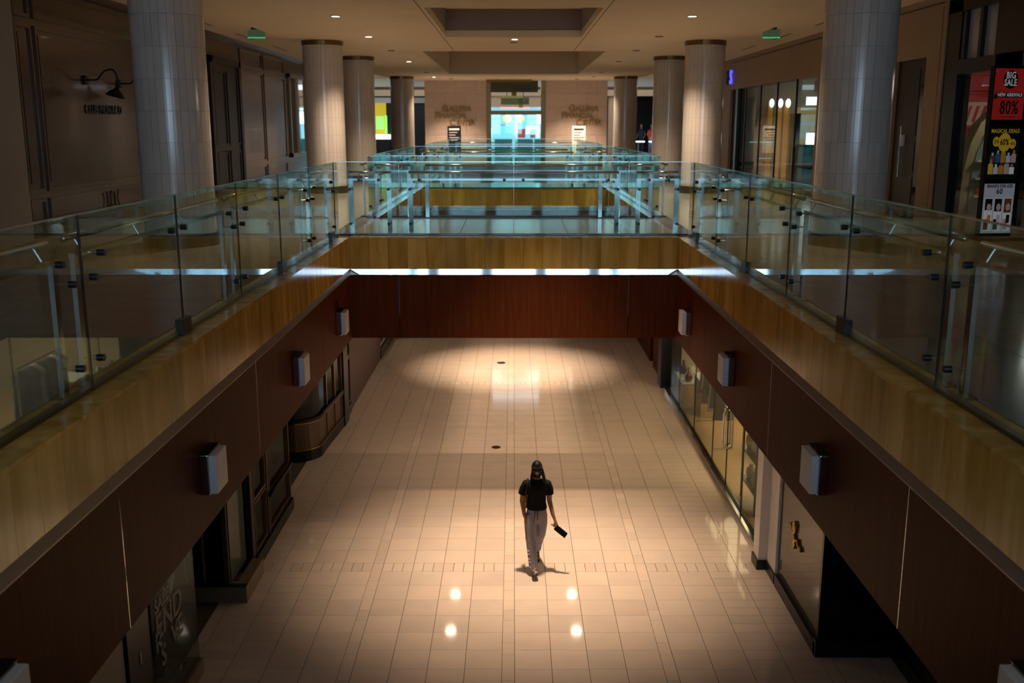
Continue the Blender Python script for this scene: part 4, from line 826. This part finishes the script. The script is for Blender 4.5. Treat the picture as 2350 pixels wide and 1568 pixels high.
# near display with sale lettering
t = thing('sale_display', (-3.5, 9.6, 0), 'glass display with pale sale lettering and an orange floor, lower left corner', 'shop window')
obj('end_pane', bx(-4.15, -3.45, 9.975, 9.985, 0.18, SB), 'shop_glass', t)
obj('end_curb', bx(-3.62, -3.42, 9.9, 10.0, 0, 0.18), 'curb_stone', t); obj('side_curb', bx(-3.55, -3.42, 8.72, 9.9, 0, 0.18), 'curb_stone', t)
obj('orange_floor', bx(-4.6, -3.56, 8.6, 9.97, 0.0, 0.05), 'orange_floor', t)
mat('sale_board', (0.085, 0.08, 0.075), 0.25); mat('sale_letters', (0.17, 0.18, 0.175), 0.6)
obj('dark_backdrop', bx(-4.3, -4.26, 9.0, 11.45, 0.05, SB), 'sale_board', t)
pane = obj('side_pane', bx(-3.46, -3.45, 8.72, 9.975, 0.18, SB), 'shop_glass', t)
for s_, z, y, sz in (('SALE', 1.36, 9.0, 0.19), ('END', 1.13, 9.17, 0.37), ('VE', 0.86, 9.36, 0.30), ('S', 0.80, 8.95, 0.30), ('K', 1.0, 8.86, 0.3)): text('lettering', s_, sz, (-3.446, y, z), (0, 1, 0), (0, 0, 1), 'sale_letters', pane, 0.001, bold=0.008)
obj('underline', bx(-3.449, -3.446, 8.8, 9.25, 1.265, 1.28), 'sale_letters', pane)
obj('pedestal', tube(B(), [(-3.8, 9.72, 0.05), (-3.8, 9.72, 0.09), (-3.8, 9.72, 0.12)], [0.2, 0.2, 0.17], 28), 'curb_stone', t)
obj('black_jamb', bx(-4.2, -3.47, 8.17, 8.70, 0, SB), 'black', t); obj('jamb_lock', bx(-3.47, -3.465, 8.42, 8.46, 1.0, 1.12), 'steel', t); obj('black_jamb', bx(-4.3, -4.1, 9.0, 9.3, 0, SB), 'black_gloss', t)
mq = thing('mannequin', (-3.8, 9.72, 0.05), 'pale shop mannequin in dark clothes behind the sale lettering glass', 'mannequin')
obj('mannequin_figure', loft(B(), [((-3.8, 9.72, z), (rx, 0, 0), (0, ry, 0)) for z, rx, ry in ((0.12, .05, .05), (0.5, .07, .07), (0.9, .12, .1), (1.1, .13, .1), (1.25, .1, .08), (1.5, .14, .1), (1.62, .15, .09), (1.68, .05, .05), (1.74, .045, .045), (1.78, .06, .07), (1.88, .075, .09), (1.98, .05, .06))]), 'sale_board', mq, True)
for s in (-1, 1): obj('mannequin_arm', tube(B(), [(-3.8+s*.15, 9.72, 1.6), (-3.8+s*.2, 9.7, 1.3), (-3.8+s*.18, 9.64, 1.02)], [.045, .038, .03], 10), 'frosted', mq, True)
struct('wall_lower_near', bx(-3.8, -3.5, 4, 8.15, 0, SB), 'pier_paint', 'pale purple wall at the lower left picture corner')
# ------------------------------------------------------------------ the walking woman (faces the viewer)
PX, PYY = 0.30, 12.45
def W(p): return Vector((PX+p[0], PYY+p[1], p[2]))
root = thing('person', (PX, PYY, 0), 'person in black T-shirt and grey sweatpants walking, holding a small black case', 'person')
def limb(bm, pts, radii, seg=14): return tube(bm, [W(p) for p in pts], radii, seg)
body = B(); mat('eye_dark', (0.10, 0.07, 0.05), 0.6)
# torso and neck
loft(body, [(W((0.012, y, z)), (rx, 0, 0), (0, ry, 0)) for z, rx, ry, y in ((0.80, .13, .09, 0), (0.90, .145, .10, 0), (1.02, .125, .085, 0), (1.15, .13, .09, 0), (1.28, .145, .095, 0), (1.35, .12, .075, 0), (1.40, .07, .06, .005), (1.44, .05, .05, 0))])
limb(body, [(0.012, .01, 1.36), (0.012, -.005, 1.44), (0.012, -.025, 1.52)], [.058, .05, .05])
# head bowed forward
hr = Matrix.Rotation(math.radians(36), 3, 'X'); hc = W((0.012, -.045, 1.565))
def H(v): return hc + hr @ Vector(v)
ell(body, hc, (.072, .092, .108), hr); ell(body, H((0, -.03, -.055)), (.052, .058, .055), hr)
ell(body, H((0, -.094, -.018)), (.012, .018, .022), hr, 10, 8)
for s in (-1, 1):
    ell(body, H((s*.072, .008, -.01)), (.010, .020, .030), hr, 10, 8); ell(body, H((s*.03, -.075, .012)), (.02, .012, .008), hr, 10, 8)
# arms
A_l = [(-.150, 0, 1.335), (-.185, .005, 1.25), (-.215, .01, 1.06), (-.185, -.045, .88), (-.162, -.075, .82)]
A_r = [(.175, 0, 1.335), (.200, .005, 1.25), (.212, .01, 1.06), (.262, -.05, .88), (.290, -.075, .81)]
for A in (A_l, A_r): limb(body, A, [.052, .047, .040, .031, .024])
# hands
limb(body, [(-.162, -.075, .82), (-.150, -.085, .76), (-.145, -.085, .71)], [(.024, .02), (.036, .018), (.03, .016)])
hand = [(.290, -.075, .81), (.305, -.083, .77), (.322, -.09, .725)]
limb(body, hand, [(.024, .02), (.036, .019), (.036, .017)])
for k, (dx, ln) in enumerate(((-.026, .060), (-.009, .068), (.008, .066), (.024, .055))):
    b0 = Vector((.320+dx*0.75, -.092+dx*0.5, .73)); d1 = Vector((.35, -.05, -1)).normalized()
    m1 = b0 + d1*ln*0.55; m2 = m1 + Vector((-.1, .75, -.7)).normalized()*ln*0.4; m3 = m2 + Vector((-.45, .85, .15)).normalized()*ln*0.3
    limb(body, [b0, m1, m2, m3], [.0095, .009, .008, .0065], 8)
limb(body, [(.292, -.088, .775), (.275, -.115, .745), (.285, -.12, .712), (.298, -.112, .69)], [.012, .0105, .0095, .007], 8)
# legs
L_l = [(-.085, 0, .87), (-.080, -.10, .50), (-.030, -.215, .11)]
L_r = [(.090, 0.01, .87), (.070, .06, .50), (.030, .36, .17)]
for Lg in (L_l, L_r): limb(body, Lg, [.07, .045, .034])
limb(body, [(-.03, -.21, .12), (-.03, -.20, .06), (-.02, -.30, .07)], [.038, .04, .034]); limb(body, [(.03, .36, .17), (.03, .38, .10), (.03, .29, .04)], [.038, .036, .034])
bo = obj('body', remesh(body, 0.0065, 3), 'skin', root, True)
for s in (-1, 1): e = obj('eye', ell(B(), H((s*.03, -.083, 0.0)), (.012, .008, .006), hr, 10, 6), 'eye_dark', root, True); obj('iris', ell(B(), H((s*.03, -.090, 0.0)), (.005, .003, .005), hr, 8, 6), 'black', e)
mk = B(); ell(mk, H((0, -.048, -.058)), (.066, .056, .064), hr); obj('face_mask', remesh(mk, 0.006, 2), 'tshirt', root, True)
# hair: cap and braids
hb = B(); ell(hb, H((0, .018, .022)), (.087, .100, .108), hr); ell(hb, H((0, .05, -.05)), (.075, .06, .10), hr)
ell(hb, H((-.043, -.040, .035)), (.044, .050, .065), hr); ell(hb, H((.043, -.040, .035)), (.044, .050, .065), hr); ell(hb, H((0, -.045, .062)), (.05, .044, .042), hr)
hair = obj('hair', remesh(hb, 0.007, 3), 'hair', root, True)
braids = [(-.072, -.02, 1.36, -.01), (-.066, .02, 1.38, -.012), (-.058, -.055, 1.40, 0), (.076, -.03, 1.33, .035), (.086, .0, 1.35, .03), (.080, .03, 1.34, .045), (.068, -.055, 1.37, .02), (.088, -.01, 1.38, .015), (0.03, .07, 1.32, 0), (-.03, .07, 1.32, 0), (0, .08, 1.30, 0)]
for k, (x, y, ze, dx) in enumerate(braids):
    p0 = H((x*0.9, y, .03)); p = [p0, p0 + Vector((x*0.25, 0, -.06)), W((0.012+x*1.2+dx*0.4, y-.03, 1.46)), W((0.012+x*1.2+dx, y-.03, ze))]
    pts, rr = [], []
    for i in range(3):
        for q_ in range(5):
            u = q_/5; pts.append(p[i].lerp(p[i+1], u)); rr.append(.0105+.0018*((len(pts)) % 2))
    pts.append(p[3]); rr.append(.005)
    obj('braid', tube(B(), pts, rr, 8), 'hair', hair, True)
# T-shirt
sh = B()
loft(sh, [(W((cx, y, z)), (rx, 0, 0), (0, ry, 0)) for z, rx, ry, y, cx in ((0.945, .158, .118, 0, .014), (0.97, .160, .120, 0, .014), (1.05, .145, .108, -.003, .012), (1.15, .146, .108, -.005, .012), (1.26, .160, .112, -.005, .012), (1.325, .168, .10, 0, .012), (1.365, .135, .082, 0, .012), (1.395, .085, .07, 0, .012), (1.405, .07, .062, 0, .012))], 28)
limb(sh, [(-.10, 0, 1.345), (-.155, 0, 1.325), (-.192, .005, 1.25), (-.216, .008, 1.165)], [.06, .066, .066, .066]); limb(sh, [(.12, 0, 1.345), (.18, 0, 1.325), (.207, .005, 1.25), (.218, .008, 1.165)], [.06, .066, .064, .062])
obj('tshirt', remesh(sh, 0.008, 2), 'tshirt', root, True)
# sweatpants
pn = B()
loft(pn, [(W((x, y, z)), (rx, 0, 0), (0, ry, 0)) for z, rx, ry, y, x in ((1.0, .135, .10, 0, .012), (0.93, .152, .112, 0, .012), (0.86, .166, .122, .005, .010), (0.80, .165, .12, .01, .008), (0.74, .15, .11, .01, .008))], 28)
limb(pn, [(-.078, 0, .86), (-.084, -.04, .70), (-.078, -.085, .52), (-.060, -.14, .34), (-.042, -.195, .16), (-.030, -.225, .065)], [(.098, .10), (.098, .098), (.086, .088), (.078, .08), (.072, .075), (.070, .078)])
limb(pn, [(.088, 0.01, .86), (.092, .03, .70), (.082, .07, .53), (.058, .18, .40), (.040, .29, .27), (.032, .35, .17)], [(.092, .10), (.09, .098), (.078, .085), (.072, .08), (.068, .075), (.066, .07)])
# soft folds around the knee
for (x, y, z, d) in ((-.10, -.17, .50, .05), (-.05, -.18, .44, .06), (-.09, -.19, .38, .05), (.10, -.02, .62, .05)): limb(pn, [(x-.05, y+.03, z-.03), (x, y, z), (x+.05, y+.04, z+.03)], [.008, .014, .008], 8)
obj('sweatpants', remesh(pn, 0.008, 2), 'pants', root, True)
for dx, ln in ((-.03, .16), (.01, .12)): obj('drawstring', tube(B(), [W((.012+dx, -.112, .945)), W((.010+dx, -.132, .90)), W((.008+dx*1.4, -.138, .945-ln))], [.006, .006, .009], 8), 'black', root, True)
for k in range(5):
    zc = .36-.055*k; cx_ = -.062+.10*(.36-zc)*.9; cy_ = -.135-.30*(.36-zc)
    arcp = [W((cx_+.077*math.cos(a_), cy_+.080*math.sin(a_), zc+.012*(k % 2)*j_)) for j_, a_ in enumerate((math.radians(205), math.radians(220), math.radians(236)))]
    obj('leg_print', tube(B(), arcp, .006, 6), 'paper_white', root)

# sneakers
mat('sneaker', (0.30, 0.20, 0.17), 0.7, col2=(0.03, 0.025, 0.025), nscale=(30, 30, 40), contrast=(0.45, 0.55)); mat('sole', (0.035, 0.03, 0.03), 0.7)
def shoe(heel, toe, lab):
    h, t_ = Vector(heel), Vector(toe); d = (t_-h).normalized(); side = d.cross(Vector((0, 0, 1))).normalized(); upv = side.cross(d).normalized()
    L0 = (t_-h).length
    pr = [(-.02, .026, .03, .030), (.03, .036, .045, .042), (.10, .036, .048, .046), (.17, .043, .035, .034), (.23, .044, .026, .026), (.265, .030, .018, .020)]
    so = B(); loft(so, [(W(h + d*a + upv*.012), side*(w_+.004), upv*.013) for a, w_, hh, zz in pr]); s_ = obj('sneaker', remesh((lambda b: loft(b, [(W(h + d*a + upv*(zz+.008)), side*w_, upv*hh) for a, w_, hh, zz in pr], 18))(B()), .006, 2), 'sneaker', root, True); obj('sole', so, 'sole', s_, True)
    for k in range(3): obj('lace', tube(B(), [W(h + d*(.10+.028*k) + side*-.03 + upv*(.088-.012*k)), W(h + d*(.105+.028*k) + upv*(.100-.013*k)), W(h + d*(.10+.028*k) + side*.03 + upv*(.088-.012*k))], .005, 6), 'far_red' if k == 0 else 'black', s_)
shoe((-.032, -.185, .02), (-.012, -.43, .075), 'front'); shoe((.030, .43, .135), (.030, .27, .0), 'rear')
tag(root, None)
# held case and shoulder bag
c0 = W((.332, -.098, .672)); ca = Vector((.80, -.25, -.55)).normalized(); cb = (Vector((.35, .1, .55)) - ca*Vector((.35, .1, .55)).dot(ca)).normalized(); cn = ca.cross(cb)
t = CASE = thing('black_case', c0, 'small flat black zip case held in the walking person\'s hand', 'case')
b = B(); prism(b, [c0 + ca*x + cb*y - cn*0.014 for x, y in ((-.03, -.043), (.165, -.043), (.175, -.035), (.175, .035), (.165, .043), (-.03, .043), (-.04, .035), (-.04, -.035))], cn*0.028); obj('case_body', b, 'black_gloss', t)
obj('zip_line', tube(B(), [c0 + ca*-.03 + cb*.045, c0 + ca*.165 + cb*.045], .003, 6), 'steel', t); obj('wrist_strap', tube(B(), [c0 + ca*-.03 + cb*-.01, c0 + ca*-.07 + Vector((-.03, 0, .01)), c0 + ca*-.06 + Vector((-.05, .01, .025)), c0 + ca*-.02 + Vector((-.02, .01, .03))], .005, 6), 'black', t)
t = BAG = thing('shoulder_bag', W((-.165, .06, 1.0)), 'tan leather shoulder bag tucked under the walking person\'s arm', 'bag')
bb_ = B(); loft(bb_, [(W((-.163, .06, z)), (.032*k, 0, 0), (0, .12*k2, 0)) for z, k, k2 in ((.955, .5, .8), (.965, 1, .95), (1.06, 1.05, 1), (1.14, .9, .97), (1.165, .5, .9))], 20); obj('bag_body', bb_, 'tan_leather', t, True)
obj('bag_strap', tube(B(), [W((-.163, -.04, 1.15)), W((-.155, -.062, 1.24)), W((-.135, -.055, 1.36)), W((-.128, 0, 1.405)), W((-.135, .085, 1.36)), W((-.155, .13, 1.24)), W((-.163, .15, 1.15))], (.0), 8) if False else tube(B(), [W((-.163, -.04, 1.15)), W((-.158, -.092, 1.24)), W((-.135, -.09, 1.34)), W((-.128, 0, 1.412)), W((-.135, .095, 1.34)), W((-.158, .12, 1.24)), W((-.163, .15, 1.15))], .008, 8), 'dark_metal', t, True)
PS = Vector((0.86, 0.90, 0.92))
for o_ in (root, CASE, BAG):
    d = o_.location - Vector((PX, PYY, 0)); o_.location = Vector((PX, PYY+0.2, 0)) + Vector((d.x*PS.x, d.y*PS.y, d.z*PS.z)); o_.scale = PS
# ------------------------------------------------------------------ two distant people in the far right shop
mat('shirt_red', (0.55, 0.03, 0.04), 0.8); mat('navy', (0.012, 0.014, 0.03), 0.9); mat('jeans', (0.07, 0.09, 0.16), 0.9)
def distant(x, y, lab, top, bottom, turn):
    r = thing('person', (x, y, UF), lab, 'person')
    def V(p): c, s = math.cos(turn), math.sin(turn); return Vector((x+p[0]*c-p[1]*s, y+p[0]*s+p[1]*c, UF+p[2]))
    b = B()
    loft(b, [(V((0, 0, z)), Vector((rx, 0, 0)), Vector((0, ry, 0))) for z, rx, ry in ((.85, .15, .11), (1.1, .14, .1), (1.35, .17, .1), (1.43, .1, .07), (1.47, .05, .05))]); tube(b, [V((0, 0, 1.42)), V((0, -.01, 1.56))], .05, 10); ell(b, V((0, -.02, 1.64)), (.08, .095, .115))
    for s in (-1, 1):
        tube(b, [V((s*.17, 0, 1.38)), V((s*.24, .02, 1.12)), V((s*.22, -.15, .95)), V((s*.2, -.22, .92))], [.05, .04, .03, .035], 10)
        tube(b, [V((s*.09, 0, .9)), V((s*.1, -.02, .5)), V((s*.1, .0, .08)), V((s*.1, -.14, .04))], [.08, .06, .045, .04], 10)
    obj('body', remesh(b, .016, 2), 'skin', r, True)
    b = B(); loft(b, [(V((0, 0, z)), Vector((rx, 0, 0)), Vector((0, ry, 0))) for z, rx, ry in ((.88, .17, .13), (1.1, .165, .12), (1.35, .19, .12), (1.44, .11, .08))])
    for s in (-1, 1): tube(b, [V((s*.15, 0, 1.39)), V((s*.22, .015, 1.18))], [.07, .06], 10)
    obj('shirt', remesh(b, .018, 2), top, r, True)
    b = B(); loft(b, [(V((0, 0, z)), Vector((rx, 0, 0)), Vector((0, ry, 0))) for z, rx, ry in ((.78, .16, .12), (.95, .165, .125))])
    for s in (-1, 1): tube(b, [V((s*.085, 0, .88)), V((s*.1, -.02, .5)), V((s*.1, 0, .08))], [.095, .08, .065], 10)
    obj('trousers', remesh(b, .018, 2), bottom, r, True)
    obj('hair', ell(B(), V((0, .02, 1.68)), (.09, .1, .1)), 'hair', r, True)
distant(8.05, 59.6, 'distant person in a red and white shirt standing by the dark far shop', 'shirt_red', 'jeans', 0.4)
distant(7.55, 60.3, 'distant person in dark navy clothes beside the one in red', 'navy', 'navy', -0.5)
